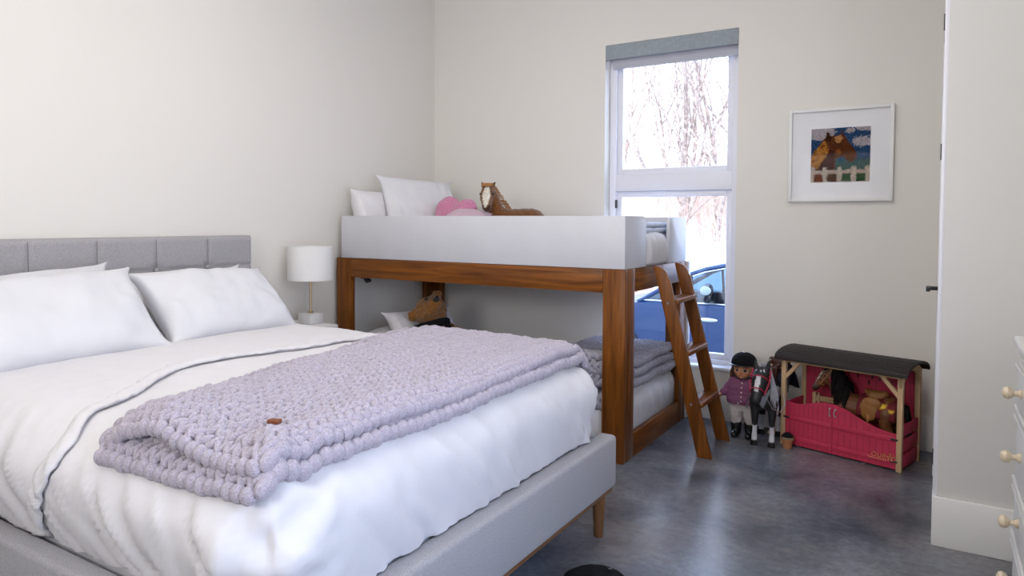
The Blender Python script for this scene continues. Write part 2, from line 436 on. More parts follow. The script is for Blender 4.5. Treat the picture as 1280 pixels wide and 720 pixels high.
bm = nb(); box(bm, .011, XR-.002, 3.245, 3.2615, 0, .20, .004); box(bm, .011, .0275, 3.262, 3.345, 0, .20, .004); base('baseboard_right', bm)

# window
fy0, fy1 = YW+.085, YW+.16
def winframe(bm, x0, x1, z0, z1, w, y0, y1, b=.004):
    box(bm, x0, x0+w, y0, y1, z0, z1, b); box(bm, x1-w, x1, y0, y1, z0, z1, b)
    box(bm, x0+w-.001, x1-w+.001, y0, y1, z0, z0+w, b); box(bm, x0+w-.001, x1-w+.001, y0, y1, z1-w, z1, b)
bm = nb(); winframe(bm, WX0+.001, WX1-.001, WZ0+.001, WZ1-.001, .05, fy0, fy1)
box(bm, WX0+.05, WX1-.05, fy0, fy1, 1.52, 1.64, .004)
win = struct('window_1', bm, 'winframe')
bm = nb(); winframe(bm, WX0+.05, WX1-.05, 1.64, WZ1-.05, .042, fy0+.025, fy1-.006, .006); obj('upper_sash', bm, 'winframe', win)
bm = nb(); winframe(bm, WX0+.05, WX1-.05, WZ0+.05, 1.52, .04, fy0+.025, fy1-.006, .006); obj('lower_sash', bm, 'winframe', win)
obj('pane', B(WX0+.09, WX1-.09, fy0+.045, fy0+.051, 1.68, WZ1-.09), 'glass', win, False)
obj('pane', B(WX0+.088, WX1-.088, fy0+.045, fy0+.051, WZ0+.088, 1.482), 'glass', win, False)
obj('window_sill', B(WX0+.001, WX1-.001, YW-.012, fy0+.01, WZ0+.001, WZ0+.022, .004), 'winframe', win)
obj('window_catch', B(WX0+.052, WX0+.066, fy0-.012, fy0+.004, 1.40, 1.46, .003), 'hinge', win)

# roller blind in the window head
rb = thing('roller_blind', 'grey linen roller blind with boxed valance at the top of the window', 'blind', ((WX0+WX1)/2, YW+.04, 2.44))
obj('valance', B(WX0+.002, WX1-.002, YW-.004, YW+.018, 2.447, WZ1-.002, .002), 'blind', rb)
bm = nb(); box(bm, WX0+.035, WX1-.012, YW+.052, YW+.056, 2.40, 2.53); obj('screen', bm, 'blind2', rb)
obj('bottom_bar', B(WX0+.035, WX1-.012, YW+.047, YW+.061, 2.385, 2.403, .004), 'blind2', rb)
obj('roller_tube', tube(nb(), [(WX0+.03, YW+.05, 2.505), (WX1-.03, YW+.05, 2.505)], .03, 16), 'blind2', rb)

# wall socket
so = thing('wall_socket', 'white wall socket plate low on the wall behind the toy stable', 'socket', (-.72, YW, .38))
obj('cover_plate', B(-.757, -.687, YW-.007, YW-.0005, .325, .445, .003), 'plate', so)
for z in (.36, .41): obj('outlet', B(-.739, -.705, YW-.0095, YW-.006, z-.015, z+.015, .004), 'trim', so)

# ================================================================== BED
bed = thing('bed', 'large grey upholstered bed with tufted headboard and tapered wooden legs', 'bed', (-2.3, 1.77, 0))
HX0, HX1 = XL+.018, -3.455
bm = nb(); cells_y = [.62, .92, 1.22, 1.52, 1.82, 2.12, 2.42, 2.705]; zz = [.30, .70, 1.037, 1.205]
# headboard front skin with tufting, built as a grid, plus the core
def hb_depth(y, z):
    d = 0
    for yy in cells_y[1:-1]: d = max(d, .010*math.exp(-((y-yy)/.012)**2))
    d = max(d, .008*math.exp(-((z-1.037)/.010)**2))
    for yy in cells_y[1:-1]:
        d = max(d, .020*math.exp(-(((y-yy)**2+(z-1.037)**2)/.03**2)))
    return d
ny, nz_ = 300, 130; y0h, y1h, z0h, z1h = .62, 2.712, .22, 1.21
V = []
for i in range(ny+1):
    row = []
    for j in range(nz_+1):
        y = lerp(y0h, y1h, i/ny); z = lerp(z0h, z1h, j/nz_)
        ed = min(y-y0h, y1h-y, z1h-z); rr = .028
        x = HX1-(rr-math.sqrt(max(0, rr*rr-(rr-min(ed, rr))**2)))-hb_depth(y, z)
        yy = y-.012*(z-z0h)*(1 if i == ny else 0)*0
        row.append(bm.verts.new((x, yy, z)))
    V.append(row)
for i in range(ny):
    for j in range(nz_): bm.faces.new((V[i][j], V[i+1][j], V[i+1][j+1], V[i][j+1]))
edge = [V[i][0] for i in range(ny+1)]+[V[ny][j] for j in range(1, nz_+1)]+[V[i][nz_] for i in range(ny-1, -1, -1)]+[V[0][j] for j in range(nz_-1, 0, -1)]
back = [bm.verts.new((HX0, v.co.y, v.co.z)) for v in edge]; n = len(edge)
for k in range(n): bm.faces.new((edge[(k+1) % n], edge[k], back[k], back[(k+1) % n]))
bm.faces.new(back)
bmesh.ops.recalc_face_normals(bm, faces=bm.faces)
hb = obj('headboard', bm, 'fabric', bed, True)
for yy in cells_y[1:-1]:
    bm = nb(); ellipsoid(bm, (HX1-.010, yy, 1.037), (.010, .013, .013), sub=3); obj('button', bm, 'fabric', hb, True)
bm = nb()
for yy in cells_y[1:-1]: tube(bm, [(HX1-.0085, yy, z) for z in np.linspace(.5, 1.195, 12)], .0014, 5)
tube(bm, [(HX1-.0065, y, 1.031) for y in np.linspace(.66, 2.69, 30)], .0014, 5)
obj('seam', bm, 'thread', hb)
obj('footboard', B(-1.188, -1.108, .875, 2.662, .205, .42, .018, 4), 'fabric', bed)
obj('side_rail', B(-3.45, -1.19, .875, .945, .205, .42, .018, 4), 'fabric', bed)
obj('side_rail', B(-3.45, -1.19, 2.592, 2.662, .205, .42, .018, 4), 'fabric', bed)
bm = nb(); box(bm, -1.175, -1.122, .89, 2.647, .186, .206, .003); obj('base_trim', bm, 'dwoodY', bed, label='dark wooden strip under the footboard')
for lx in (-1.165, -3.3):
    for ly in (.93, 2.607):
        obj('leg', lathe(nb(), [(.018, 0), (.0195, .004), (.029, .19)], (lx, ly, 0), 20), 'dwoodZ', bed, label='tapered brown wooden leg')
obj('mattress', B(-3.44, -1.20, .965, 2.575, .22, .655, .06, 4), 'linen2', bed)

# duvet ------------------------------------------------------------
DX0, DX1, DY0, DY1, DZ0, DZ1, DR = -3.40, -1.175, .952, 2.60, .425, .742, .125
def duv_disp(w, n):
    top = max(0, n.z); side = 1-top
    d = .012*fb(w*2.2+Vector((3, 1, 0)), 3)*top
    d += .022*top*math.exp(-((w.y-1.8)/.6)**2)
    d += .010*fb(Vector((w.x*5, w.y*5, w.z*2)), 4)*side
    bulge = .045*sin(pi*min(1, max(0, (w.z-DZ0)/(DZ1-DZ0))))*side
    if n.x > .3: bulge *= .5
    if w.x < -3: bulge *= .3
    d += bulge
    # hanging folds on the foot and the sides
    if side > .15:
        s = w.y if abs(n.x) > abs(n.y) else w.x
        sl = s*1.0+(w.z-.4)*.9
        f = noise.noise(Vector((sl*16, w.z*2.0, 4.2)))
        d += side*.018*f+side*.020*abs(noise.noise(Vector((sl*34, w.z*5, 9.2))))
    # fine creases on the top
    d += .006*top*abs(noise.noise(Vector((w.x*9+w.y*3, w.y*3-w.x*2, 1.3))))
    # rumpled corner at the near foot
    cx = ((w.x+1.19)**2+(w.y-1.02)**2)**.5
    if cx < .20:
        k = 1-cx/.20
        d += .030*k*noise.noise(Vector((w.x*14, w.y*14, w.z*17)))+.010*k
    cx = ((w.x+1.19)**2+(w.y-2.58)**2)**.5
    if cx < .22:
        k = 1-cx/.22; d += .03*k*noise.noise(Vector((w.x*17, w.y*17, w.z*9+3)))
    return d
duvet = obj('duvet', rounded_block(DX0, DX1, DY0, DY1, DZ0, DZ1, DR, .016, duv_disp), 'linen', None, True)
tag(duvet, 'white linen duvet spread over the large grey bed', 'duvet')
# folded back upper part of the duvet, with a flange hem
fy = [.90, 1.05, 1.2, 1.48, 1.77, 2.12, 2.45, 2.65]; fx = [-1.90, -2.02, -2.12, -2.31, -2.30, -2.24, -2.21, -2.20]
def fold_x(y, z):
    b = interp(y, fy, fx)
    if z < .70 and y < 1.3: b -= (.70-z)*.45
    return b+.012*noise.noise(Vector((y*6, z*6, 2)))
def section(s):
    """point and normal of the duvet's cross-section, s in 0..1 from the near bottom edge over the top to the far edge"""
    hN = DZ1-DR-DZ0; arc = DR*pi/2; wd = DY1-DY0-2*DR; Ltot = 2*hN+2*arc+wd; t = s*Ltot
    if t < hN: return Vector((0, DY0, DZ0+t)), Vector((0, -1, 0))
    t -= hN
    if t < arc:
        a = t/DR; return Vector((0, DY0+DR-DR*cos(a), DZ1-DR+DR*sin(a))), Vector((0, -cos(a), sin(a)))
    t -= arc
    if t < wd: return Vector((0, DY0+DR+t, DZ1)), Vector((0, 0, 1))
    t -= wd
    if t < arc:
        a = t/DR; return Vector((0, DY1-DR+DR*sin(a), DZ1-DR+DR*cos(a))), Vector((0, sin(a), cos(a)))
    t -= arc
    return Vector((0, DY1, DZ1-DR-t)), Vector((0, 1, 0))
def fold_sheet(ua, ub, nu, off, s0=.0, s1=1.0, ns=170, extra=lambda u, s: 0):
    bm = nb(); V = []
    for i in range(ns+1):
        s = lerp(s0, s1, i/ns); p, nn = section(s); row = []
        for j in range(nu+1):
            u = lerp(ua, ub, j/nu)
            x1 = fold_x(p.y, p.z); x = x1+u if u > -.3 else x1+u
            x = max(x, -3.32)
            w = Vector((x, p.y, p.z)); d = duv_disp(w, nn)+off+extra(u, s)
            d += .003*noise.noise(Vector((x*12, s*30, 7)))
            row.append(bm.verts.new(w+nn*d))
        V.append(row)
    for i in range(ns):
        for j in range(nu):
            bm.faces.new((V[i][j], V[i][j+1], V[i+1][j+1], V[i+1][j]))
    return bm
bm = fold_sheet(-1.2, 0, 75, .008)
me = solidify(bm, .011)
fold = obj('duvet_fold', me, 'linen', duvet, True)
bm = fold_sheet(-.050, .012, 8, .011, 0, 1, 240, lambda u, s: .006*noise.noise(Vector((u*40, s*90, 1)))+.004*sin(pi*(u+.05)/.064))
obj('hem', solidify(bm, .007), 'linen', fold, True)
# pillows of the large bed: bottom edge near x=-2.75, leaning on the headboard
def bed_pillow(name, c, w, h, t, lean, yaw, seed, label, roll=0):
    xd = Vector((sin(R(yaw))*1.0, cos(R(yaw)), roll)); yd = Vector((-cos(R(lean)), 0, sin(R(lean))))
    o = obj(name, pillow_mesh(w, h, t, seed, basis(c, xd, yd)), 'linen2', None, True)
    tag(o, label, 'pillow', 'white pillows on the large bed'); return o
bed_pillow('pillow', (-3.225, 1.41, .895), .78, .43, .15, 52, 0, 1, 'white pillow mostly hidden behind the near left pillow, one corner peeping up against the headboard', .05)
bed_pillow('pillow', (-3.20, 2.13, .880), .72, .39, .14, 54, 0, 2, 'white pillow lying flat against the headboard behind the far pillow')
bed_pillow('pillow', (-2.90, 1.31, .910), .84, .43, .18, 46, 0, 3, 'big white pillow in front at the left edge of the picture', .03)
bed_pillow('pillow', (-2.955, 2.125, .895), .71, .41, .19, 44, -3, 4, 'plump white pillow at the far side of the large bed, nearest the lamp', -.02)

# ------------------------------------------------------------------ chunky knit blanket
ICO = {}
def ico(sub):
    if sub not in ICO:
        b = nb(); bmesh.ops.create_icosphere(b, subdivisions=sub, radius=1); b.verts.ensure_lookup_table()
        ICO[sub] = (np.array([v.co[:] for v in b.verts]), np.array([[v.index for v in f.verts] for f in b.faces])); b.free()
    return ICO[sub]
def knit(layers, seed=0):
    """layers: list of (surface fn(u,v)->Vector, columns, rows, radius, u-range filter, sub). Returns one mesh of V-stitches"""
    rnd = random.Random(seed); VV = []; FF = []; off = 0
    for fn, cols, rows, rad, keep, sub in layers:
        iv, if_ = ico(sub)
        for i in range(cols):
            for j in range(rows):
                u = (i+.5)/cols; v = (j+.5)/rows
                if keep and not keep(u, v): continue
                p = fn(u, v); du = fn(min(1, u+.01), v)-fn(max(0, u-.01), v); dv = fn(u, min(1, v+.01))-fn(u, max(0, v-.01))
                du = du.normalized(); dv = (dv-du*dv.dot(du)).normalized(); nn = du.cross(dv)
                cu = (fn(min(1, (i+1)/cols), v)-fn(i/cols, v)).length; cv = (fn(u, min(1, (j+1)/rows))-fn(u, j/rows)).length
                for s in (-1, 1):
                    a = s*R(33+rnd.uniform(-9, 9))
                    d1 = dv*cos(a)+du*sin(a); d2 = du*cos(a)-dv*sin(a)
                    c = p+du*(s*cu*.25)+dv*rnd.uniform(-.1, .1)*cv+nn*rnd.uniform(-.0025, .003)
                    if s > 0: c = c+dv*cv*.12
                    k = rnd.uniform(.92, 1.1)
                    r3 = np.array([d2[:], d1[:], nn[:]])*np.array([[cu*.35*k], [cv*.72*k], [rad*k]])
                    VV.append(iv @ r3+np.array(c[:])); FF.append(if_+off); off += len(iv)
    V = np.concatenate(VV); F = np.concatenate(FF)
    me = bpy.data.meshes.new('knit'); me.from_pydata(V.tolist(), [], F.tolist()); me.update(); return me
def rim(fn, n, rad, seed=1, turns=1.0, sub=3):
    """a thick cord of slanted stitches along a path fn(t)"""
    rnd = random.Random(seed); iv, if_ = ico(sub); VV = []; FF = []; off = 0
    for i in range(n):
        t = (i+.5)/n; p = fn(t); d = (fn(min(1, t+.004))-fn(max(0, t-.004))).normalized(); u, w = frame_of(d)
        step = (fn(min(1, (i+1)/n))-fn(i/n)).length
        up_ = Vector((0, 0, 1)); up_ = (up_-d*up_.dot(d)).normalized(); t = rnd.uniform(-.5, .1); k = rnd.uniform(.92, 1.08)
        a1 = d*cos(t)+up_*sin(t); a2 = up_*cos(t)-d*sin(t); a3 = a1.cross(a2)
        r3 = np.array([a1[:], a2[:], a3[:]])*np.array([[step*.66*k], [rad*1.22*k], [rad*.95*k]])
        VV.append(iv @ r3+np.array(p[:])+np.array((up_*rnd.uniform(-.003, .003))[:])); FF.append(if_+off); off += len(iv)
    V = np.concatenate(VV); F = np.concatenate(FF)
    me = bpy.data.meshes.new('rim'); me.from_pydata(V.tolist(), [], F.tolist()); me.update(); return me
def join_meshes(ms):
    bm = nb()
    for m in ms: bm.from_mesh(m); bpy.data.meshes.remove(m)
    return bm
def duvet_top(x, y):
    """height of the duvet surface under (x, y) for cloth lying on it"""
    ed = min(y-(DY0-.02), (DY1+.02)-y, (DX1+.01)-x, DR)
    z = DZ1-DR+math.sqrt(max(0, DR*DR-(DR-max(ed, 0))**2))
    if y > DY0+.0: pass
    w = Vector((x, y, DZ1)); return z+duv_disp(w, Vector((0, 0, 1)))
NL, NR_, FL, FR = Vector((-1.80, .948)), Vector((-1.215, .957)), Vector((-2.13, 2.575)), Vector((-1.235, 2.60))
def plan(u, v):
    a = NL.lerp(NR_, u); b = FL.lerp(FR, u); p = a.lerp(b, v)
    p.x += .02*sin(v*pi)*1.0; return p
def bl_bottom(u, v):
    p = plan(u, v); return Vector((p.x, p.y, duvet_top(p.x, p.y)+.022))
def bl_top(u, v):
    p = plan(.03+u*.955, .012+v*.976); lift = .029+.005*noise.noise(Vector((p.x*5, p.y*5, 3)))
    lift += .042*math.exp(-(v/.10)**2)*math.exp(-((u-.36)/.24)**2)   # arched opening at the near end
    lift += .010*sstep(.75, 1, u)*(.5+.5*sin(v*9))
    lift *= .30+.70*sstep(0, .13, u)
    return Vector((p.x, p.y, duvet_top(p.x, p.y)+.022+lift))
CN, RN = 17, 54
parts = [knit([(bl_top, CN, RN, .018, None, 3), (bl_bottom, CN, RN, .018, lambda u, v: v < .12 or u > .80 or u < .1 or v > .93, 2)], 3)]
parts.append(rim(lambda t: bl_top(1.0, t)+Vector((.006, 0, -.006)), 50, .0165, 2))
parts.append(rim(lambda t: bl_bottom(1.0, t)+Vector((.010, 0, .0)), 50, .018, 3))
parts.append(rim(lambda t: bl_top(t, 0)+Vector((0, -.008, -.004)), 19, .0175, 4))
parts.append(rim(lambda t: bl_bottom(t, 0)+Vector((0, -.008, -.002)), 19, .0175, 5))
parts.append(rim(lambda t: bl_top(t, 1)+Vector((0, .006, -.006)), 26, .018, 6))
parts.append(rim(lambda t: bl_bottom(t, 1)+Vector((0, .006, -.002)), 26, .018, 7))
parts.append(rim(lambda t: (bl_top(0, t)+bl_bottom(0, t))*.5+Vector((-.010, 0, .002)), 50, .018, 8))
bm = join_meshes(parts)
for fn, dz in ((bl_top, -.012), (bl_bottom, -.008)):       # backing cloth under the stitches
    V = [[bm.verts.new(fn(i/20, j/50)+Vector((0, 0, dz))) for j in range(51)] for i in range(21)]
    for i in range(20):
        for j in range(50): bm.faces.new((V[i][j], V[i+1][j], V[i+1][j+1], V[i][j+1]))
bl = obj('knit_blanket', bm, 'knit', None, True)
tag(bl, 'chunky lilac grey knitted blanket folded across the foot of the large bed', 'blanket', 'chunky knitted blankets')
c = bl_top(.83, .075); dy = (bl_top(.83, .11)-bl_top(.83, .04)).normalized(); dx = (bl_top(.86, .075)-bl_top(.80, .075)).normalized(); zt = dx.cross(dy)
bm = nb(); box(bm, -.0085, .0085, -.018, .018, -.006, .005, .003)
bm.transform(basis(c+zt*.027, dy, -dx)); obj('leather_tag', bm, 'leather', bl, label='small brown leather tag')

# ================================================================== NIGHTSTAND AND LAMP
ns = thing('nightstand', 'small white nightstand half hidden between the large bed and the bunk bed', 'nightstand', (-3.34, 2.94, 0))
obj('top', B(-3.53, -3.16, 2.77, 3.108, .63, .655, .004), 'trim', ns)
bm = nb(); box(bm, -3.525, -3.18, 2.785, 2.803, .14, .63); box(bm, -3.525, -3.18, 3.077, 3.095, .14, .63); box(bm, -3.525, -3.18, 2.803, 3.077, .14, .158); box(bm, -3.525, -3.508, 2.803, 3.077, .158, .63)
obj('body', bm, 'trim', ns)
for z in (.165, .40):
    d = obj('drawer', B(-3.182, -3.162, 2.806, 3.074, z, z+.222, .004), 'trim', ns)
    obj('knob', lathe(nb(), [(.006, 0), (.006, .012), (.014, .018), (.012, .027), (0, .030)], (-3.163, 2.94, z+.11), 16, 'X'), 'brass', d)
for lx in (-3.49, -3.21):
    for ly in (2.82, 3.06): obj('leg', lathe(nb(), [(.012, 0), (.02, .14)], (lx, ly, 0), 14), 'dwoodZ', ns)
LX, LY = -3.335, 3.045
lamp = thing('table_lamp', 'table lamp with white drum shade, thin brass stem and marble block base', 'lamp', (LX, LY, .655))
obj('base', B(LX-.055, LX+.055, LY-.055, LY+.055, .6555, .722, .004), 'marble', lamp)
bm = nb(); lathe(bm, [(.016, .720), (.016, .727), (.009, .735), (.0065, .745), (.0065, 1.10)], (LX, LY, 0), 16)
obj('stem', bm, 'brass', lamp)
bm = nb(); lathe(bm, [(.138, .930), (.1395, .930), (.1395, 1.138), (.138, 1.138), (.1365, 1.136), (.1365, .932), (.138, .930)], (LX, LY, 0), 56, cap=False)
sh = obj('shade', bm, 'shade', lamp)
bm = nb()
for k in range(3):
    a = 2*pi*k/3; tube(bm, [(LX, LY, 1.098), (LX+.1365*cos(a), LY+.1365*sin(a), 1.10)], .0018, 6)
obj('shade_ring', bm, 'brass', sh)
obj('bulb', lathe(nb(), [(.012, .985), (.014, 1.0), (.028, 1.04), (.022, 1.07), (0, 1.085)], (LX, LY, 0), 16), 'trim', lamp)

# ================================================================== BUNK BED
bk = thing('bunk_bed', 'low walnut stained bunk bed with white upper guard panels', 'bunk bed', (-2.46, 3.98, 0))
X0, X1, Y0, Y1 = -3.516, -1.400, 3.446, 4.505
def post(x0, x1, y0, y1, corner):
    """two boards meeting in an L"""
    t = .032; bm = nb()
    fx = (x0, x1); 
    yb = (y0, y0+t) if corner[1] < 0 else (y1-t, y1)
    box(bm, x0, x1, yb[0], yb[1], 0, 1.047, .003)
    xb = (x0, x0+t) if corner[0] < 0 else (x1-t, x1)
    ya = (y0+t+.001, y1) if corner[1] < 0 else (y0, y1-t-.001)
    box(bm, xb[0], xb[1], ya[0], ya[1], 0, 1.047, .003)
    return bm
obj('post', post(X1-.128, X1, Y0, Y0+.142, (1, -1)), 'woodZ', bk)
obj('post', post(X0, X0+.132, Y0, Y0+.142, (-1, -1)), 'woodZ', bk)
obj('post', post(X1-.128, X1, Y1-.125, Y1, (1, 1)), 'woodZ', bk)
obj('post', post(X0, X0+.132, Y1-.125, Y1, (-1, 1)), 'woodZ', bk)
obj('upper_rail', B(X0+.133, X1-.129, Y0+.001, Y0+.031, .918, 1.046, .003), 'woodX', bk)
obj('upper_rail', B(X0+.133, X1-.129, Y1-.031, Y1-.001, .918, 1.046, .003), 'woodX', bk)
obj('end_rail', B(X1-.031, X1-.002, Y0+.143, Y1-.126, .918, 1.046, .003), 'woodY', bk)
obj('end_rail', B(X0+.002, X0+.031, Y0+.143, Y1-.126, .918, 1.046, .003), 'woodY', bk)
obj('lower_rail', B(X1-.031, X1-.002, Y0+.143, Y1-.126, .0, .134, .003), 'woodY', bk)
obj('lower_rail', B(X0+.002, X0+.031, Y0+.143, Y1-.126, .0, .134, .003), 'woodY', bk)
obj('lower_rail', B(X0+.133, X1-.129, Y0+.001, Y0+.031, .0, .134, .003), 'woodX', bk)
obj('lower_rail', B(X0+.133, X1-.129, Y1-.031, Y1-.001, .0, .134, .003), 'woodX', bk)
obj('slat_base', B(X0+.034, X1-.034, Y0+.034, Y1-.034, .935, .955), 'woodX', bk)
obj('slat_base', B(X0+.034, X1-.034, Y0+.034, Y1-.034, .06, .08), 'woodX', bk)
PX0, PX1, PY0, PY1, PZ0, PZ1 = -3.476, -1.404, 3.450, 4.503, 1.0475, 1.333
obj('guard_panel', B(PX0, PX1, PY0, PY0+.022, PZ0, PZ1, .0035), 'whitepanel', bk)
obj('guard_panel', B(PX0, PX1-.023, PY1-.022, PY1, PZ0, PZ1, .0035), 'whitepanel', bk)
obj('guard_panel', B(PX0, PX0+.022, PY0+.0225, PY1-.0225, PZ0, PZ1, .0035), 'whitepanel', bk)
def endpanel(ya, yb, side):
    r = .045; pts = []
    if side > 0: # rounded corner at yb
        pts = [(ya, PZ0), (yb, PZ0)]+[(yb-r+r*cos(a), PZ1-r+r*sin(a)) for a in np.linspace(0, pi/2, 9)]+[(ya, PZ1)]
    else:
        pts = [(ya, PZ0), (yb, PZ0), (yb, PZ1)]+[(ya+r-r*sin(a), PZ1-r+r*cos(a)) for a in np.linspace(0, pi/2, 9)]
    return prism(nb(), pts, 'X', PX1-.022, PX1, .003)
obj('guard_panel', endpanel(PY0+.0225, 3.765, 1), 'whitepanel', bk)
obj('guard_panel', endpanel(4.168, PY1, -1), 'whitepanel', bk)
obj('rear_post', B(X1-.035, X1+.012, 4.512, 4.560, 0, 1.043, .004), 'whitepanel', bk, label='white post behind the far wooden post')
obj('upper_mattress', B(-3.445, -1.436, 3.482, 4.472, .957, 1.16, .04, 3), 'linen2', bk)
obj('lower_mattress', B(-3.475, -1.440, 3.484, 4.468, .082, .30, .05, 3), 'linen2', bk)

def soft(seed, top=.010, side=.010, sc=1.0):
    def f(w, n):
        t = max(0, n.z); s = 1-t
        d = top*t*fb(w*3*sc+Vector((seed, 0, 0)), 3)
        sl = (w.y if abs(n.x) > abs(n.y) else w.x)
        d += s*side*(noise.noise(Vector((sl*18*sc+w.z*6, w.z*3, seed)))+.8*abs(noise.noise(Vector((sl*36*sc-w.z*16, w.z*8, seed+4)))))
        d += .004*abs(noise.noise(Vector((w.x*13+w.y*4, w.y*12, seed+2))))
        return d
    return f
# upper bedding
def gap_disp(w, n):
    k = max(0, n.x)*sstep(3.775, 3.83, w.y)*(1-sstep(4.09, 4.155, w.y))
    return soft(11, .012, .010)(w, n)*(1+.8*k)+.034*k*(.4+.6*sin(pi*min(1, max(0, (w.z-1.05)/.2))))
o = obj('duvet', rounded_block(-3.43, -1.432, 3.490, 4.465, 1.06, 1.235, .06, .014, gap_disp), 'linen', None, True)
tag(o, 'white duvet on the upper bunk bulging out of the gap above the ladder', 'duvet')
bm = rounded_block(-1.76, -1.445, 3.52, 4.43, 1.238, 1.268, .014, .014, lambda w, n: .007*fb(w*16, 3), False)
bm2 = rounded_block(-1.78, -1.450, 3.52, 4.43, 1.270, 1.298, .014, .014, lambda w, n: .007*fb(w*16+Vector((5, 5, 5)), 3), False)
me = bpy.data.meshes.new('t'); bm2.to_mesh(me); bm2.free(); bm.from_mesh(me); bpy.data.meshes.remove(me)
tag(obj('fleece_throw', bm, 'throw', None, True), 'folded pale blue fleece throw at the foot of the upper bunk', 'throw')
# lower bedding
def low_disp(w, n):
    d = soft(23, .012, .016, .8)(w, n); s = 1-max(0, n.z)
    return d+s*.030*sin(pi*min(1, max(0, (w.z-.12)/.24)))*(1 if n.x > .3 else .3)
o = obj('duvet', rounded_block(-3.47, -1.462, 3.492, 4.45, .14, .36, .075, .02, low_disp), 'linen', None, True)
tag(o, 'white duvet on the lower bunk beside the ladder', 'duvet')
def lb_path(x, v, k):
    # v runs across the bunk from the near side to the far side, drooping at both ends
    y = lerp(3.478, 4.40, v); z = .385+.055*k
    z += .06*math.exp(-((v-.08)/.14)**2)*(1 if k else .3) - .10*math.exp(-(v/.035)**2)*(1 if k == 0 else .5)
    return Vector((x, y, z+.014*noise.noise(Vector((x*6, y*6, k*3)))))
def lb0(u, v): return lb_path(lerp(-2.02, -1.450, u)+.02*noise.noise(Vector((v*4, 1, 1))), v, 0)
def lb1(u, v): return lb_path(lerp(-1.98, -1.462, u)+.02*noise.noise(Vector((v*4, 5, 1))), v, 1)
def lb2(u, v): return lb_path(lerp(-1.99, -1.470, u)+.02*noise.noise(Vector((v*4, 9, 1))), v, 2)
parts = [knit([(lb2, 12, 26, .024, None, 2), (lb1, 12, 26, .022, lambda u, v: u > .85 or v < .1, 2), (lb0, 12, 26, .022, lambda u, v: u > .85 or v < .1, 2)], 9)]
for i, f in enumerate((lb0, lb1, lb2)):
    parts.append(rim(lambda t, f=f: f(1, t)+Vector((.006, 0, -.008)), 28, .022, 20+i, sub=2))
    parts.append(rim(lambda t, f=f: f(t, 0)+Vector((0, .012, -.010)), 16, .022, 30+i, sub=2))
bm = join_meshes(parts)
for fn, dz in ((lb2, -.012), (lb1, -.006), (lb0, -.004)):
    V = [[bm.verts.new(fn(i/12, j/30)+Vector((0, 0, dz))) for j in range(31)] for i in range(13)]
    for i in range(12):
        for j in range(30): bm.faces.new((V[i][j], V[i+1][j], V[i+1][j+1], V[i][j+1]))
tag(obj('knit_blanket', bm, 'knit2', None, True), 'chunky grey knitted blanket folded on the foot of the lower bunk behind the wooden post', 'blanket', 'chunky knitted blankets')
# ladder
ld = thing('bunk_ladder', 'walnut stained wooden ladder with three treads leaning on the end of the bunk bed', 'ladder', (-1.19, 3.99, 0))
def lx(z): return -1.061-.253*z
def ladder_rail(y0, y1):
    w = .0405; top = 1.052; r = .058
    pts = [(lx(0)-w, 0), (lx(0)+w, 0)]
    zc = top-.075
    pts += [(lx(zc)+w-.004, zc)]
    for a in np.linspace(.15, pi/2, 8): pts.append((lx(top)-w+.016+(2*w-.012)*cos(a), zc+.075*sin(a)))
    pts += [(lx(top)-w+.002, top), (lx(top-.02)-w, top-.02)]
    return prism(nb(), pts, 'Y', y0, y1, .004)
for y0 in (3.780, 4.158):
    q = obj('side_rail', ladder_rail(y0, y0+.026), 'woodZ', ld)
    for z in (.845, .29):
        yy = y0-.0015 if y0 < 4 else y0+.0275
        obj('screw', lathe(nb(), [(.0075, -.002), (.0075, .0015), (.004, .003)], (lx(z)-.004, yy, z), 12, 'Y'), 'steel', q)
for z in (.852, .565, .282):
    obj('tread', B(lx(z)-.050, lx(z)+.050, 3.807, 4.157, z-.012, z+.013, .005), 'woodY', ld)
# ------------------------------------------------------------------ things on the bunks
def on_bunk_pillow(c, w, h, t, xd, yd, seed, mt, label, ear=.02):
    o = obj('pillow', pillow_mesh(w, h, t, seed, basis(c, xd, yd), 36, 28, ear), mt, None, True)
    tag(o, label, 'pillow'); return o
on_bunk_pillow((-3.355, 3.715, 1.345), .46, .34, .17, (0.16, 1, -.03), (-.30, 0, 1), 21, 'linen', 'white pillow at the wall end of the upper bunk, lower of the two', .012)
on_bunk_pillow((-3.17, 3.93, 1.425), .60, .40, .12, (.36, 1, -.05), (-.55, .1, 1), 22, 'linen2', 'white pillow propped up beside the pink plush heart on the upper bunk', .03)
def heart(c, s, t, seed):
    bm = nb(); c = Vector(c)
    for sx in (-1, 1):
        chain(bm, [(c.x+sx*.27*s, c.y, c.z+.18*s, .30*s), (c.x+sx*.12*s, c.y, c.z-.20*s, .24*s), (c.x, c.y, c.z-.55*s, .10*s)])
    me = remesh(bm, .012, 6); 
    for v in me.vertices: v.co.y = c.y+(v.co.y-c.y)*t
    return fuzz(fuzz(me, .006, 22, seed), .003, 90, seed)
me = heart((0, 0, 0), .27, .62, 1)
me.transform(Matrix.Translation((-2.87, 3.90, 1.352)) @ Matrix.Rotation(R(-14), 4, 'Z') @ Matrix.Rotation(R(-38), 4, 'X') @ Matrix.Rotation(R(8), 4, 'Y') @ Matrix.Diagonal((1.4, 1.1, 1.05, 1)))
tag(obj('heart_cushion', me, 'pink', None, True), 'fluffy pink heart shaped cushion on the upper bunk', 'cushion')
o = obj('cushion', pillow_mesh(.29, .24, .10, 31, basis((-2.655, 3.74, 1.305), (1, -.1, -.04), (-.1, .9, .40)), 30, 24, .012), 'palepink', None, True)
tag(o, 'pale pink cushion lying in front of the pink plush heart', 'cushion')

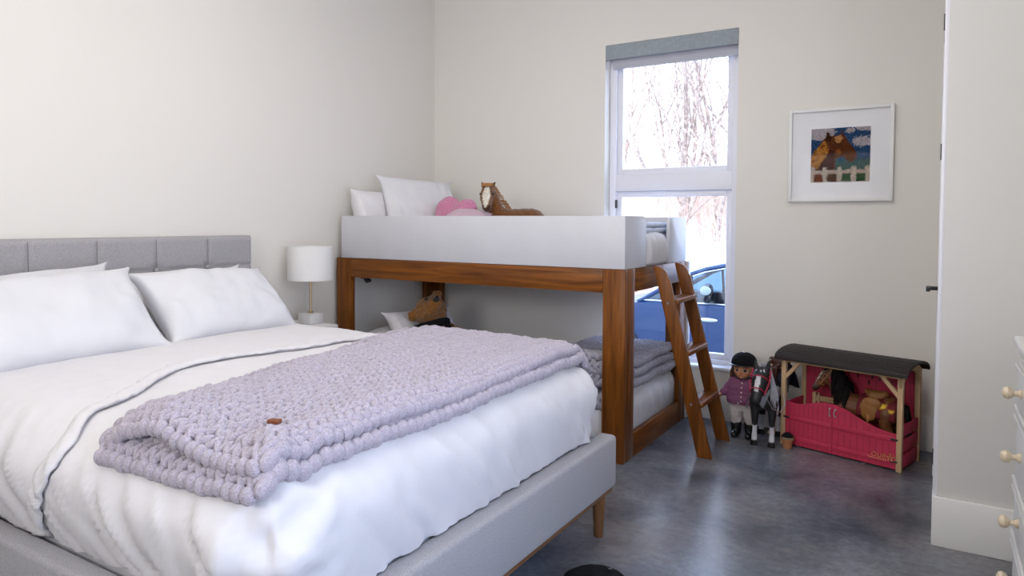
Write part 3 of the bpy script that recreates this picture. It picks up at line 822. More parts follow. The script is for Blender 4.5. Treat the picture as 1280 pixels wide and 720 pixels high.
# lower bunk pillows
on_bunk_pillow((-3.02, 3.80, .53), .52, .36, .14, (.35, 1, 0), (-.75, .1, .8), 41, 'linen', 'white pillow the teddy bear leans on in the lower bunk', .03)
on_bunk_pillow((-3.30, 3.86, .475), .36, .56, .14, (1, 0, .12), (0, 1, 0), 42, 'linen', 'flat pillow in the shade at the wall end of the lower bunk', .02)
# black bracket under the upper bunk
hk = thing('clip_light', 'small black clip lamp hanging under the upper rail of the bunk bed', 'lamp', (-3.30, 3.53, .955))
obj('bracket', B(-3.345, -3.285, 3.50, 3.53, .905, .934, .004), 'black', hk)
bm = nb(); tube(bm, [(-3.315, 3.515, .906), (-3.30, 3.515, .893), (-3.27, 3.515, .896)], [.014, .018, .010], 12); obj('lamp_head', bm, 'black', hk)

# ------------------------------------------------------------------ teddy bear
tb = thing('teddy_bear', 'curly brown teddy bear with a dark bandana on the lower bunk pillow', 'teddy bear', (-2.83, 3.72, .37))
TB = Matrix.Translation((-2.83, 3.70, .455)) @ Matrix.Rotation(R(0), 4, 'Z') @ Matrix.Rotation(R(-16), 4, 'Y') @ Matrix.Scale(1.14, 4)
def teddy():
    bm = nb()
    ellipsoid(bm, (0, 0, .02), (.11, .10, .13)); ellipsoid(bm, (0, .0, .22), (.098, .092, .088))
    chain(bm, [(.05, -.05, .225, .055), (.095, -.07, .245, .042)])
    for s in (-1, 1):
        ellipsoid(bm, (-.05, s*.085, .275) if s > 0 else (-.085, -.06, .215), (.036, .036, .036))
        chain(bm, [(.0, s*.10, .10, .045), (.08, s*.13, .04, .042), (.11, s*.12, .02, .044)])
        chain(bm, [(.05, s*.07, -.06, .055), (.16, s*.09, -.055, .05), (.19, s*.09, -.03, .055)])
    ellipsoid(bm, (.02, .06, .298), (.034, .03, .036))
    me = remesh(bm, .011, 4); fuzz(me, .010, 40, 3); fuzz(me, .006, 110, 5); me.transform(TB)
    return vcol(me, lambda p: tuple(a*(1+.35*noise.noise(p*45)) for a in (.30, .125, .030)))
obj('body', teddy(), 'plush', tb, True)
bm = nb(); ellipsoid(bm, (.122, -.082, .268), (.022, .020, .015)); bm.transform(TB); obj('nose', bm, 'black', tb)
for s in ((.078, -.015, .285), (.045, -.075, .288)):
    bm = nb(); ellipsoid(bm, s, (.009, .009, .009)); bm.transform(TB); obj('eye', bm, 'blackgloss', tb)
bm = nb(); lathe(bm, [(.088, .118), (.098, .125), (.096, .150), (.084, .158)], (0, 0, 0), 26, cap=False)
prism(bm, [(.085, .15), (.19, .02), (.10, .03)], 'Y', -.012, .0); prism(bm, [(-.06, .155), (.10, .155), (.105, .0)], 'Y', -.110, -.102)
bm.transform(TB); obj('bandana', solidify(bm, .006), 'blackfelt', tb)

# ------------------------------------------------------------------ plush horse lying on the upper bunk
ph = thing('plush_horse', 'brown plush horse with a pale blaze peeking over the upper guard panel', 'plush toy', (-2.42, 3.93, 1.24))
PH = Matrix.Translation((-2.535, 3.90, 1.245)) @ Matrix.Rotation(R(26), 4, 'Z')
bm = nb()
chain(bm, [(.26, .05, .04, .105), (.12, .03, .05, .09), (.03, .0, .08, .075), (.005, -.02, .17, .058), (-.02, -.03, .245, .048)])
chain(bm, [(-.025, -.045, .255, .046), (-.03, -.085, .215, .044), (-.022, -.125, .165, .034), (-.018, -.14, .145, .032)])
for s in (-1, 1): chain(bm, [(-.025+s*.033, -.03, .285, .014), (-.025+s*.044, -.028, .315, .008)])
chain(bm, [(.30, -.06, .02, .05), (.18, -.15, .01, .035)]); chain(bm, [(.02, -.06, .02, .04), (-.10, -.16, .01, .032)])
me = remesh(bm, .0085, 5); fuzz(me, .004, 60)
def phc(p):
    k = noise.noise(p*40)*.15
    blaze = (abs(p.x+.026) < .026*(1-abs(p.z-.222)/.075)**.4 if abs(p.z-.222) < .075 else False) and p.y < -.075
    if blaze: return (.72, .66, .56)
    if p.z > .305: return (.05, .02, .01)
    if p.y < -.12 and p.z < .16: return (.075, .028, .010)
    return (.175*(1+k), .066*(1+k), .018*(1+k))
vcol(me, phc); me.transform(PH); obj('body', me, 'plush', ph, True)
bm = nb()
for i in range(90):
    t = random.random(); a = Vector((-.02, -.01, .30)).lerp(Vector((.10, .05, .12)), t)+Vector((.030+random.uniform(-.008, .006), .02+random.uniform(-.015, .015), -.004))
    tube(bm, [a-Vector((.02, .01, .006)), a+Vector((.004, .008, .0)), a+Vector((.012, .010, -.018))], [.0028, .002, .0006], 4)
M['ginger'] = mat('ginger_mane', (.36, .17, .06), .9)
bm.transform(PH); obj('mane', bm, 'ginger', ph); bm = nb()
for i in range(70):
    a = Vector((-.025+random.uniform(-.028, .028), -.05, .298)); tube(bm, [a, a+Vector((random.uniform(-.012, .012), -.028, .006)), a+Vector((random.uniform(-.014, .014), -.045, -.012))], [.005, .004, .001], 4)
bm.transform(PH); obj('forelock', bm, 'ginger', ph)
bm = nb()
for i in range(120):
    t = random.random(); a = Vector((.18, .06, .125)).lerp(Vector((.36, .10, .02)), t)+Vector((random.uniform(-.01, .01), random.uniform(-.03, .03), 0))
    tube(bm, [a, a+Vector((.012, .0, .016)), a+Vector((.03, .005, .012))], [.004, .003, .0008], 4)
bm.transform(PH); obj('tail', bm, 'plush', ph)
for s in (-1, 1):
    bm = nb(); ellipsoid(bm, (-.027+s*.041, -.088, .235), (.007, .007, .009)); bm.transform(PH); obj('eye', bm, 'blackgloss', ph)

# ================================================================== PICTURE
pc = thing('framed_picture', 'white framed picture of a brown horse behind a fence on the wall', 'picture', (-.503, YW-.01, 1.43))
px0, px1, pz0, pz1 = -.789, -.218, 1.430, 1.992; yb = YW-.0008; yf = YW-.030; fwid = .020
bm = nb()
box(bm, px0, px0+fwid, yf, yb, pz0, pz1, .002); box(bm, px1-fwid, px1, yf, yb, pz0, pz1, .002)
box(bm, px0+fwid, px1-fwid, yf, yb, pz0, pz0+fwid, .002); box(bm, px0+fwid, px1-fwid, yf, yb, pz1-fwid, pz1, .002)
obj('frame', bm, 'trim', pc)
obj('mat_board', B(px0+fwid, px1-fwid, YW-.012, YW-.004, pz0+fwid, pz1-fwid), 'mat', pc)
obj('glass', B(px0+fwid, px1-fwid, YW-.025, YW-.023, pz0+fwid, pz1-fwid), 'picglass', pc, False)
def inpoly(x, y, P):
    c = False; j = len(P)-1
    for i in range(len(P)):
        if (P[i][1] > y) != (P[j][1] > y) and x < (P[j][0]-P[i][0])*(y-P[i][1])/(P[j][1]-P[i][1])+P[i][0]: c = not c
        j = i
    return c
HEAD = [(235, 200), (245, 155), (270, 150), (300, 185), (390, 175), (405, 140), (430, 180), (470, 235), (565, 365), (562, 402), (530, 455), (480, 452), (440, 410), (400, 400), (345, 425), (340, 535), (140, 535), (90, 500), (90, 370), (170, 280)]
MANE = [(85, 380), (165, 290), (232, 225), (250, 260), (278, 335), (240, 400), (200, 450), (150, 515), (85, 520)]
FORE = [(325, 200), (400, 180), (420, 215), (385, 265), (345, 250)]
rug_rnd = random.Random(8)
def picture(u, v):
    n1 = noise.noise(Vector((u*14, v*14, 0))); n2 = noise.noise(Vector((u*50, v*50, 5)))
    X = 85+615*u+8*n1+rug_rnd.uniform(-9, 9); Y = 105+550*v+8*n2+rug_rnd.uniform(-9, 9); j = .12*n2
    if Y > 500:
        for a, b in ((85, 125), (208, 262), (365, 412), (508, 562), (655, 705)):
            if a < X < b: return (.66+j, .57+j, .48+j)
        if 532 < Y < 572: return (.62+j, .50+j, .42+j)
        if Y > 648: return (.60+j, .50+j, .44+j)
        if Y >= 572:
            if X < 210: return (.22, .045, .012)
            if X < 365: return (.08, .05, .02) if n2 < .1 else (.15, .04, .015)
            return (.035, .11+.3*j, .035)
    if inpoly(X, Y, MANE): return (.62+j, .30+j, .06) if n1+n2 > -.25 else (.30, .09, .02)
    if inpoly(X, Y, FORE): return (.66, .34, .12)
    if inpoly(X, Y, HEAD):
        if X < 330 and Y > 330: return (.085, .022, .012)
        if 240 < X < 300 and Y < 240: return (.07, .022, .012)
        if ((X-378)/22)**2+((Y-345)/30)**2 < 1: return (.42, .14, .03)
        return (.19+.6*j, .06+.2*j, .022)
    for cx, cy, rx, ry in ((190, 150, 150, 80), (492, 138, 48, 26), (622, 250, 105, 52), (650, 108, 110, 38)):
        if ((X-cx)/rx)**2+((Y-cy)/ry)**2 < 1+.5*n2: return (.58+j, .53+j, .56+j)
    if Y > 430+30*n1 and X > 330: return (.05, .13, .10) if n2 < .1 else (.10, .20, .24)
    return (.022, .085, .22+j*.5) if n2 < .12 else (.09, .17, .30)
ix0, ix1, iz0, iz1 = -.661, -.339, 1.546, 1.870; NU, NV = 74, 74
vs = []; fs = []; cs = []
rnd = random.Random(4)
for j in range(NV):
    for i in range(NU):
        u0, u1 = i/NU, (i+1)/NU; v0, v1 = j/NV, (j+1)/NV; c = picture((u0+u1)/2, (v0+v1)/2)
        x0, x1 = lerp(ix0, ix1, u0), lerp(ix0, ix1, u1); z1_, z0_ = lerp(iz1, iz0, v0), lerp(iz1, iz0, v1); k = len(vs)
        h = rnd.uniform(.003, .007); kk = rnd.uniform(.70, 1.25); c = tuple(q*kk for q in c)
        vs += [(x0, YW-.0121, z0_), (x1, YW-.0121, z0_), (x1, YW-.0121, z1_), (x0, YW-.0121, z1_), ((x0+x1)/2+rnd.uniform(-.0012, .0012), YW-.012-h, (z0_+z1_)/2+rnd.uniform(-.0012, .0012))]
        fs += [(k, k+1, k+4), (k+1, k+2, k+4), (k+2, k+3, k+4), (k+3, k, k+4)]; cs += [c]*5
me = bpy.data.meshes.new('hooked'); me.from_pydata(vs, [], fs); a = me.color_attributes.new('Col', 'FLOAT_COLOR', 'POINT')
for i, c in enumerate(cs): a.data[i].color = (max(0, c[0]), max(0, c[1]), max(0, c[2]), 1)
obj('horse_picture', me, 'rug', pc, False)

# ================================================================== DRESSER AND SHOE
DF, DYF, DYN = .243, 2.86, 1.75     # front plane x, far end y, near end y
dr = thing('dresser', 'white painted chest of drawers with round cream knobs at the right edge', 'dresser', (.44, 2.3, 0))
bm = nb(); box(bm, DF+.018, .74, DYN, DYF-.004, .05, .865, .003); obj('body', bm, 'dresser', dr)
obj('top', B(DF-.012, .76, DYN-.03, DYF+.018, .896, .924, .008, 3), 'dresser', dr)
bm = nb(); box(bm, DF+.004, .75, DYN-.008, DYF+.004, .864, .8965, .004); obj('moulding', bm, 'dresser', dr)
bm = nb(); box(bm, DF+.004, .75, DYN-.008, DYF+.002, .0, .07, .006); obj('plinth', bm, 'dresser', dr)
zs = [.075, .258, .442, .680, .850]
for k in range(4):
    z0, z1 = zs[k]+.004, zs[k+1]-.006
    bm = nb(); box(bm, DF+.002, DF+.020, DYN+.015, DYF-.016, z0, z1, .003)
    box(bm, DF-.008, DF+.0025, DYN+.015, DYF-.016, z1-.020, z1-.004, .004); box(bm, DF-.008, DF+.0025, DYN+.015, DYF-.016, z0+.004, z0+.016, .004)
    d = obj('drawer', bm, 'dresser', dr)
    for y in (DYF-.17, DYN+.20):
        obj('knob', lathe(nb(), [(.014, .004), (.015, -.004), (.009, -.010), (.008, -.020), (.017, -.027), (.0205, -.037), (.017, -.047), (.008, -.052), (0, -.053)], (DF, y, (z0+z1)/2), 22, 'X'), 'cream', d)

sh = thing('shoe', 'black slip on shoe on the concrete floor at the bottom edge', 'shoe', (-1.0, 2.25, 0))
SH = Matrix.Translation((-1.0, 2.20, 0)) @ Matrix.Rotation(R(24), 4, 'Z')
bm = nb(); prof = []
def sole(t, grow=0):
    # t 0..1 from heel to toe, returns half widths
    return (.036+.014*sstep(.3, .75, t))*(1-max(0, (t-.78)/.22)**2.2*.995)**.5*(1-max(0, (.12-t)/.12)**2*.9)**.5+grow
n = 40; Lh = .225
def xs(t): return -.105+Lh*t
pts = [(xs(t), -sole(t)) for t in np.linspace(0, 1, n)]+[(xs(t), sole(t)) for t in np.linspace(1, 0, n)][1:-1]
obj('sole', prism(nb(), [((SH @ Vector((p[0], p[1], 0))).x, (SH @ Vector((p[0], p[1], 0))).y) for p in pts], 'Z', 0.0, .018, .003), 'black', sh)
bm = nb(); rows = []
for i in range(33):
    t = i/32; hw = sole(t)-.003; ht = .078*max(0, sin(pi*(.06+.90*t)))**.5
    ring = []
    for k in range(17):
        a = pi*k/16; yy = hw*cos(a); zz = .018+max(.004, ht)*sin(a)**.75+.003*noise.noise(Vector((t*9, a*2, 1)))
        ring.append(bm.verts.new(SH @ Vector((xs(t), yy, zz))))
    rows.append(ring)
for a, b in zip(rows, rows[1:]):
    for k in range(16): bm.faces.new((a[k], a[k+1], b[k+1], b[k]))
bm.faces.new(rows[0]); bm.faces.new(list(reversed(rows[-1])))
bmesh.ops.recalc_face_normals(bm, faces=bm.faces)
obj('upper', bm, 'blackfelt', sh)
bm = nb(); ellipsoid(bm, SH @ Vector((.055, -.012, .0925)), (.014, .009, .004)); obj('badge', bm, 'blackgloss', sh)

# ================================================================== TOY HORSES
def toy_horse(name, label, Mx, colf, s=1.0, neck=0.0, head_turn=0.0, manem='blackhair', mane_len=.10, mane_side=(1,), fore=34, hs=1.0, group=None, base=(0, 0, 0)):
    t = thing(name, label, 'toy horse', base)
    bm = nb()
    chain(bm, [(-.17, 0, .285, .070), (-.05, 0, .265, .070), (.06, 0, .27, .072), (.115, 0, .285, .066)])
    ellipsoid(bm, (-.175, 0, .285), (.075, .072, .078))
    nk = [(.12, 0, .31, .062), (.165, 0, .365, .050), (.195, 0, .415, .041), (.21, 0, .445, .037)]
    chain(bm, nk)
    HT = Matrix.Translation((.21, 0, .445)) @ Matrix.Rotation(head_turn, 4, 'Z') @ Matrix.Scale(hs, 4) @ Matrix.Translation((-.21, 0, -.445-(hs-1)*.055))
    def h(p): q = HT @ Vector(p[:3]); return (q.x, q.y, q.z, p[3]*hs)
    chain(bm, [h(p) for p in ((.212, 0, .448, .037), (.245, 0, .425, .034), (.285, 0, .372, .024), (.302, 0, .350, .0215))])
    chain(bm, [h(p) for p in ((.235, 0, .410, .032), (.275, 0, .372, .020))])
    for sd in (-1, 1):
        e = [h(p) for p in ((.205, sd*.024, .475, .012), (.206, sd*.028, .500, .009), (.209, sd*.027, .517, .003))]; chain(bm, e)
        chain(bm, [(.10, sd*.042, .26, .040), (.108, sd*.047, .20, .026), (.112, sd*.047, .145, .0185), (.108, sd*.047, .09, .0135), (.110, sd*.047, .045, .0165), (.122, sd*.047, .022, .016)])
        chain(bm, [(-.175, sd*.042, .27, .055), (-.165, sd*.048, .21, .038), (-.200, sd*.048, .150, .0215), (-.188, sd*.048, .09, .0145), (-.182, sd*.048, .045, .0165), (-.170, sd*.048, .022, .016)])
    me = remesh(bm, .0062, 4)
    for v in me.vertices: v.co.z = max(v.co.z, .012)
    vcol(me, lambda p: colf(HT.inverted() @ p if p.x > .19 and p.z > .34 else p, p))
    me.transform(Mx); obj('body', me, 'coat', t, True)
    for lx_, sd in ((.122, -1), (.122, 1), (-.170, -1), (-.170, 1)):
        bm = nb(); lathe(bm, [(.021, 0.0), (.0205, .006), (.0165, .026)], (lx_+.002, sd*(.047 if lx_ > 0 else .048), 0), 18); bm.transform(Mx); obj('hoof', bm, 'blackgloss', t)
    for sd in (-1, 1):
        bm = nb(); ellipsoid(bm, HT @ Vector((.246, sd*.0305, .432)), (.0075*hs, .0045*hs, .0065*hs)); bm.transform(Mx); obj('eye', bm, 'blackgloss', t)
    rnd = random.Random(len(label))
    bm = nb()
    for i in range(150):
        k = rnd.random(); a = Vector(nk[0][:3]).lerp(Vector((.20, 0, .47)), k); back = Vector((-.055, 0, .05)).lerp(Vector((-.035, 0, .022)), k)
        p0 = a+back+Vector((rnd.uniform(-.01, .01), rnd.uniform(-.008, .008), 0)); sd = rnd.choice(mane_side)
        ln = mane_len*rnd.uniform(.7, 1.2); off = .055*(1-.35*k)
        tube(bm, [p0, p0+Vector((.008, sd*off*.65, .008)), p0+Vector((.014, sd*(off+.010), -ln*.45)), p0+Vector((.016+rnd.uniform(-.012, .012), sd*(off+.014+rnd.uniform(-.004, .008)), -ln))], [.005, .006, .005, .0015], 5)
    bm.transform(Mx); obj('mane', bm, manem, t)
    bm = nb()
    for i in range(fore):
        p0 = HT @ Vector((.207, rnd.uniform(-.018, .018), .482)); p1 = HT @ Vector((.235+rnd.uniform(-.004, .008), rnd.uniform(-.022, .022), .470)); p2 = HT @ Vector((.268, rnd.uniform(-.016, .016), .440))
        tube(bm, [p0, p1, p1.lerp(p2, rnd.uniform(.1, .6) if hs == 1 else rnd.uniform(.02, .1))], [.005, .005, .0012], 5)
    bm.transform(Mx); obj('forelock', bm, manem, t)
    bm = nb()
    for i in range(70):
        a = Vector((-.235, rnd.uniform(-.014, .014), .32)); w = rnd.uniform(-.026, .026)
        tube(bm, [a, a+Vector((-.035, w*.4, .0)), a+Vector((-.05, w, -.09)), a+Vector((-.045+rnd.uniform(-.012, .012), w*1.2, -.20+rnd.uniform(-.03, .05)))], [.006, .008, .006, .002], 5)
    bm.transform(Mx); obj('tail', bm, manem, t)
    return t, HT
def strap(bm, HT, pts, r=.0035):
    tube(bm, [HT @ Vector(p) for p in pts], r, 6)
def head_loop(x, z, ry, rx, tilt, n=20):
    """closed loop round the head, perpendicular to the face line"""
    d = Vector((.09, 0, -.10)).normalized(); v = Vector((.10, 0, .09)).normalized(); c = Vector((x, 0, z))
    return [c+Vector((0, ry*cos(a), 0))+v*(rx*sin(a)) for a in np.linspace(0, 2*pi, n)]
# black and white horse facing the room
def col_bw(hp, p):
    k = .2*noise.noise(p*30)
    black = (.011, .011, .013); white = (.62, .62, .66)
    if p.z < .115: return white if p.z > .03 else black
    if hp.x > .225 and abs(hp.y) < .0085*(1+8*max(0, .45-abs(hp.z-.425)-.42)) and hp.z > .39 and hp.z < .455: return white
    if .19 > p.x > .115 and p.z < .345 and p.z > .225 and abs(p.y) < .050*(p.z-.215)/.13: return (.50, .51, .56)
    if p.x < .02 and p.z > .27 and noise.noise(p*9+Vector((3, 1, 0))) > .18: return (.5, .5, .54)
    return black
BM_ = Matrix.Translation((-.838, 4.285, 0)) @ Matrix.Rotation(R(-88), 4, 'Z') @ Matrix.Diagonal((.84, 1.02, 1, 1))
bh, HT = toy_horse('toy_horse', 'black and white toy horse with a red bridle standing beside the riding doll', BM_, col_bw, manem='silverhair', mane_len=.17, mane_side=(1,), fore=7, hs=1.28, base=(-.838, 4.29, 0), head_turn=R(-6))
bm = nb()
strap(bm, HT, head_loop(.240, .428, .0385, .043, 0)); strap(bm, HT, head_loop(.278, .384, .0295, .034, 0))
for sd in (-1, 1):
    strap(bm, HT, [(.225, sd*.039, .44), (.250, sd*.040, .415), (.275, sd*.031, .378)], .004); strap(bm, HT, [(.225, sd*.039, .44), (.205, sd*.038, .472), (.198, sd*.02, .484)], .004)
    ellipsoid(bm, HT @ Vector((.228, sd*.040, .448)), (.008, .008, .008), sub=2)
bm.transform(BM_); obj('bridle', bm, 'red', bh, label='red bridle')
bm = nb()
for sd in (-1, 1):
    strap(bm, HT, [(.278, sd*.031, .375), (.24, sd*.055, .31), (.17, sd*.072, .285), (.10, sd*.078, .31), (.06, sd*.06, .345)], .003)
bm.transform(BM_); obj('reins', bm, 'steel', bh)

# ================================================================== RIDING DOLL
dl = thing('riding_doll', 'doll in black riding helmet, mauve jacket, cream breeches and black boots by the ladder', 'doll', (-.975, 4.305, 0))
DM = Matrix.Translation((-.975, 4.305, 0)) @ Matrix.Rotation(R(-4), 4, 'Z')   # doll faces -y
def dobj(name, g, m, par=None, **k):
    if isinstance(g, bpy.types.Mesh): g.transform(DM)
    else: g.transform(DM)
    return obj(name, g, m, par or dl, k.pop('smooth', True), **k)
# body: one continuous surface (head, neck, torso, arms, hands, legs)
bm = nb()
ellipsoid(bm, (0, -.004, .425), (.058, .060, .066)); ellipsoid(bm, (0, -.024, .392), (.044, .034, .034)); ellipsoid(bm, (.030, -.036, .402), (.020, .018, .018)); ellipsoid(bm, (-.030, -.036, .402), (.020, .018, .018))
ellipsoid(bm, (0, -.062, .400), (.0075, .010, .007), sub=2); ellipsoid(bm, (0, -.050, .374), (.016, .012, .012), sub=2)
chain(bm, [(0, 0, .375, .026), (0, 0, .345, .026)])
chain(bm, [(-.035, 0, .325, .034), (.035, 0, .325, .034)]); chain(bm, [(0, 0, .31, .05), (0, 0, .25, .052), (0, 0, .225, .056)])
ARM = {-1: [(-.060, 0, .330, .024), (-.085, -.005, .295, .021), (-.112, -.030, .262, .017), (-.124, -.038, .253, .0135)],
       1: [(.060, 0, .330, .024), (.078, -.006, .285, .021), (.080, -.030, .240, .017), (.080, -.036, .228, .0135)]}
for sd in (-1, 1):
    chain(bm, ARM[sd]); w = Vector(ARM[sd][-1][:3]); d = (w-Vector(ARM[sd][-2][:3])).normalized(); d = (d+Vector((sd*.1, -.25, -.25))).normalized()
    sp = Vector((0, 1, 0)); sp = (sp-d*sp.dot(d)).normalized(); pn = d.cross(sp)
    pc_ = w+d*.016; chain(bm, [tuple(w)+(.0125,), tuple(pc_)+(.0135,)])
    for k, ln in enumerate((.024, .028, .027, .021)):
        b0 = pc_+sp*(.0115-.0075*k)+d*.006; m1 = b0+d*ln*.55; e1 = m1+(d*.8-pn*.55*sd).normalized()*ln*.5
        chain(bm, [tuple(b0)+(.0048,), tuple(m1)+(.0044,), tuple(e1)+(.0036,)])
    b0 = w+d*.006+sp*-.010; chain(bm, [tuple(b0)+(.0055,), tuple(b0-sp*.010+d*.010)+(.0048,), tuple(b0-sp*.012+d*.020)+(.0038,)])
    chain(bm, [(sd*.030, 0, .215, .040), (sd*.036, -.004, .135, .031), (sd*.040, 0, .06, .024), (sd*.040, 0, .03, .022)])
me = remesh(bm, .0036, 3)
def skinc(p):
    if p.z > .37 and p.y < -.03:
        for sx in (-1, 1):
            if ((p.x-sx*.024)/.0125)**2+((p.z-.413)/.0095)**2 < 1:
                return (.015, .010, .008) if ((p.x-sx*.024)/.0085)**2+((p.z-.413)/.0085)**2 < 1 else (.55, .5, .46)
            if abs(p.x-sx*.024) < .015 and abs(p.z-.427-.003*(1-((p.x-sx*.024)/.015)**2)) < .0025: return (.12, .05, .03)
            if ((p.x-sx*.034)/.014)**2+((p.z-.394)/.011)**2 < 1: return (.58, .20, .11)
        if (p.x/.0155)**2+((p.z-.382)/.0042)**2 < 1: return (.36, .05, .045)
    return (.54, .25, .125)
vcol(me, skinc); dobj('body', me, 'skin')
# breeches
bm = nb()
chain(bm, [(-.022, 0, .222, .062), (.022, 0, .222, .062)]); chain(bm, [(-.02, 0, .19, .050), (.02, 0, .19, .050)])
for sd in (-1, 1): chain(bm, [(sd*.034, 0, .205, .047), (sd*.040, -.002, .165, .045), (sd*.043, -.003, .125, .041), (sd*.042, 0, .100, .038)])
dobj('breeches', fuzz(fuzz(remesh(bm, .005, 3), .004, 38), .002, 90), 'breech')
# jacket with sleeves, collar and buttons
bm = nb()
chain(bm, [(-.036, 0, .318, .048), (.036, 0, .318, .048)])
for z, w, r in ((.30, .036, .057), (.27, .034, .061), (.245, .034, .064), (.228, .036, .067)): chain(bm, [(-w, 0, z, r), (w, 0, z, r)])
for sd in (-1, 1):
    a = ARM[sd]; chain(bm, [a[0][:3]+(.032,), a[1][:3]+(.029,), tuple(Vector(a[1][:3]).lerp(Vector(a[2][:3]), .6))+(.025,), a[2][:3]+(.0235,)])
me = remesh(bm, .005, 3)
for v in me.vertices: v.co.z = max(v.co.z, .205)
dobj('jacket', fuzz(me, .003, 45), 'purple')
bm = nb(); lathe(bm, [(.036, .340), (.031, .352), (.030, .362), (.033, .362), (.036, .352), (.041, .338)], (0, -.002, 0), 26, cap=False); jk = dobj('collar', bm, 'purple')
for z in (.335, .308, .281, .254, .228):
    bm = nb(); lathe(bm, [(0, -.003), (.005, -.002), (.005, .002)], (.004, -.0655 if z < .25 else -.0625 if z < .27 else -.059 if z < .3 else -.054 if z < .32 else -.0475, z), 12, 'Y'); dobj('button', bm, 'gold')
# boots
for sd in (-1, 1):
    bm = nb(); chain(bm, [(sd*.042, 0, .112, .036), (sd*.041, 0, .06, .032), (sd*.041, 0, .028, .029)]); chain(bm, [(sd*.041, .008, .020, .022), (sd*.042, -.030, .018, .023), (sd*.043, -.048, .016, .018)])
    me = remesh(bm, .004, 3)
    for v in me.vertices: v.co.z = min(max(v.co.z, 0.001), .122)
    dobj('boot', me, 'blackgloss')
# hair
bm = nb(); rnd = random.Random(2)
ellipsoid(bm, (0, .018, .43), (.064, .058, .062))
hr = []
for i in range(170):
    a = rnd.uniform(-.35, pi+.35); x = .060*cos(a); y = .010+.058*sin(a)*.9; ln = rnd.uniform(.10, .16) if sin(a) > -.1 or True else .004
    out = 1.18+rnd.uniform(0, .2)
    tube(bm, [(x*.9, y, .462), (x*1.06, y*1.05, .425), (x*out, y+.006, .385), (x*out*1.02+rnd.uniform(-.01, .01), y+.012, .462-ln)], [.007, .009, .008, .003], 5)
dobj('hair', bm, 'hair')
# helmet
bm = nb(); V = []
for i in range(13):
    a = pi/2*i/12; r = .0735*sin(a)**.9 if a > 0 else 0; V.append((r, .455+.060*cos(a)))
lathe(bm, V+[(.0735, .446), (.069, .446), (.066, .457)], (0, .003, 0), 32, cap=False)
for v in bm.verts: v.co.y *= 1.12
hm = dobj('helmet', bm, 'blackfelt')
bm = nb(); rows = []
for i in range(21):
    a = R(-160+140*i/20); c, s_ = cos(a), sin(a); rows.append([bm.verts.new(p) for p in ((.0725*c, .003+.081*s_, .451), (.082*c, .003+.081*s_-.016*abs(s_)**1.5, .445), (.082*c, .003+.081*s_-.016*abs(s_)**1.5, .442), (.0715*c, .003+.080*s_, .446))])
for a, b in zip(rows, rows[1:]):
    for k in range(4): bm.faces.new((a[k], b[k], b[(k+1) % 4], a[(k+1) % 4]))
bmesh.ops.recalc_face_normals(bm, faces=bm.faces); obj_v = dobj('visor', bm, 'blackgloss', hm)
bm = nb(); lathe(bm, [(.010, 0), (.009, .004), (0, .006)], (0, .003, .514), 14); dobj('helmet_button', bm, 'steel', hm)
for sd in (-1, 1):
    pass
bm = nb(); tube(bm, [(-.066, -.012, .437), (-.060, -.030, .395), (-.030, -.045, .366), (0, -.050, .361), (.030, -.045, .366), (.060, -.030, .395), (.066, -.012, .437)], .0028, 6); dobj('chin_strap', bm, 'black', hm)

# toy saddle on a stand behind, between the black horse and the stable
ts = thing('toy_saddle', 'dark brown toy saddle and navy cloth on a stand behind the black toy horse', 'toy saddle', (-.800, 4.485, 0))
SM = Matrix.Translation((-.800, 4.485, 0)) @ Matrix.Rotation(R(-16), 4, 'Z') @ Matrix.Diagonal((.72, .9, .93, 1))
bm = nb(); box(bm, -.07, .07, -.055, .055, 0, .014, .003); box(bm, -.014, .014, -.014, .014, .014, .43, .003); tube(bm, [(-.075, 0, .435), (.075, 0, .435)], .030, 14); bm.transform(SM); obj('stand', bm, 'pineZ', ts)
bm = nb(); chain(bm, [(-.075, 0, .485, .024), (-.03, 0, .468, .034), (.03, 0, .47, .034), (.07, 0, .49, .024)])
for sd in (-1, 1): chain(bm, [(-.04, sd*.045, .44, .020), (-.045, sd*.062, .36, .016)]); chain(bm, [(.0, sd*.045, .44, .024), (-.01, sd*.062, .34, .018)])
me = remesh(bm, .005, 4); me.transform(SM); obj('seat', me, mat('dark_saddle', (.060, .018, .010), .4), ts, True)
bm = nb(); rows = []
for i in range(9):
    t_ = -1+2*i/8; rows.append([bm.verts.new(SM @ Vector((x*(1.0+.25*abs(t_)), t_*.085*min(1, .45+abs(t_)), .475-.16*abs(t_)**1.4+.006*sin(x*50)))) for x in np.linspace(-.09, .10, 9)])
for a, b in zip(rows, rows[1:]):
    for k in range(8): bm.faces.new((a[k], a[k+1], b[k+1], b[k]))
obj('saddle_cloth', solidify(bm, .006), 'navy', ts, True)
bm = nb(); ellipsoid(bm, SM @ Vector((-.072, -.022, .487)), (.008, .004, .004), sub=2); obj('concho', bm, 'steel', ts)

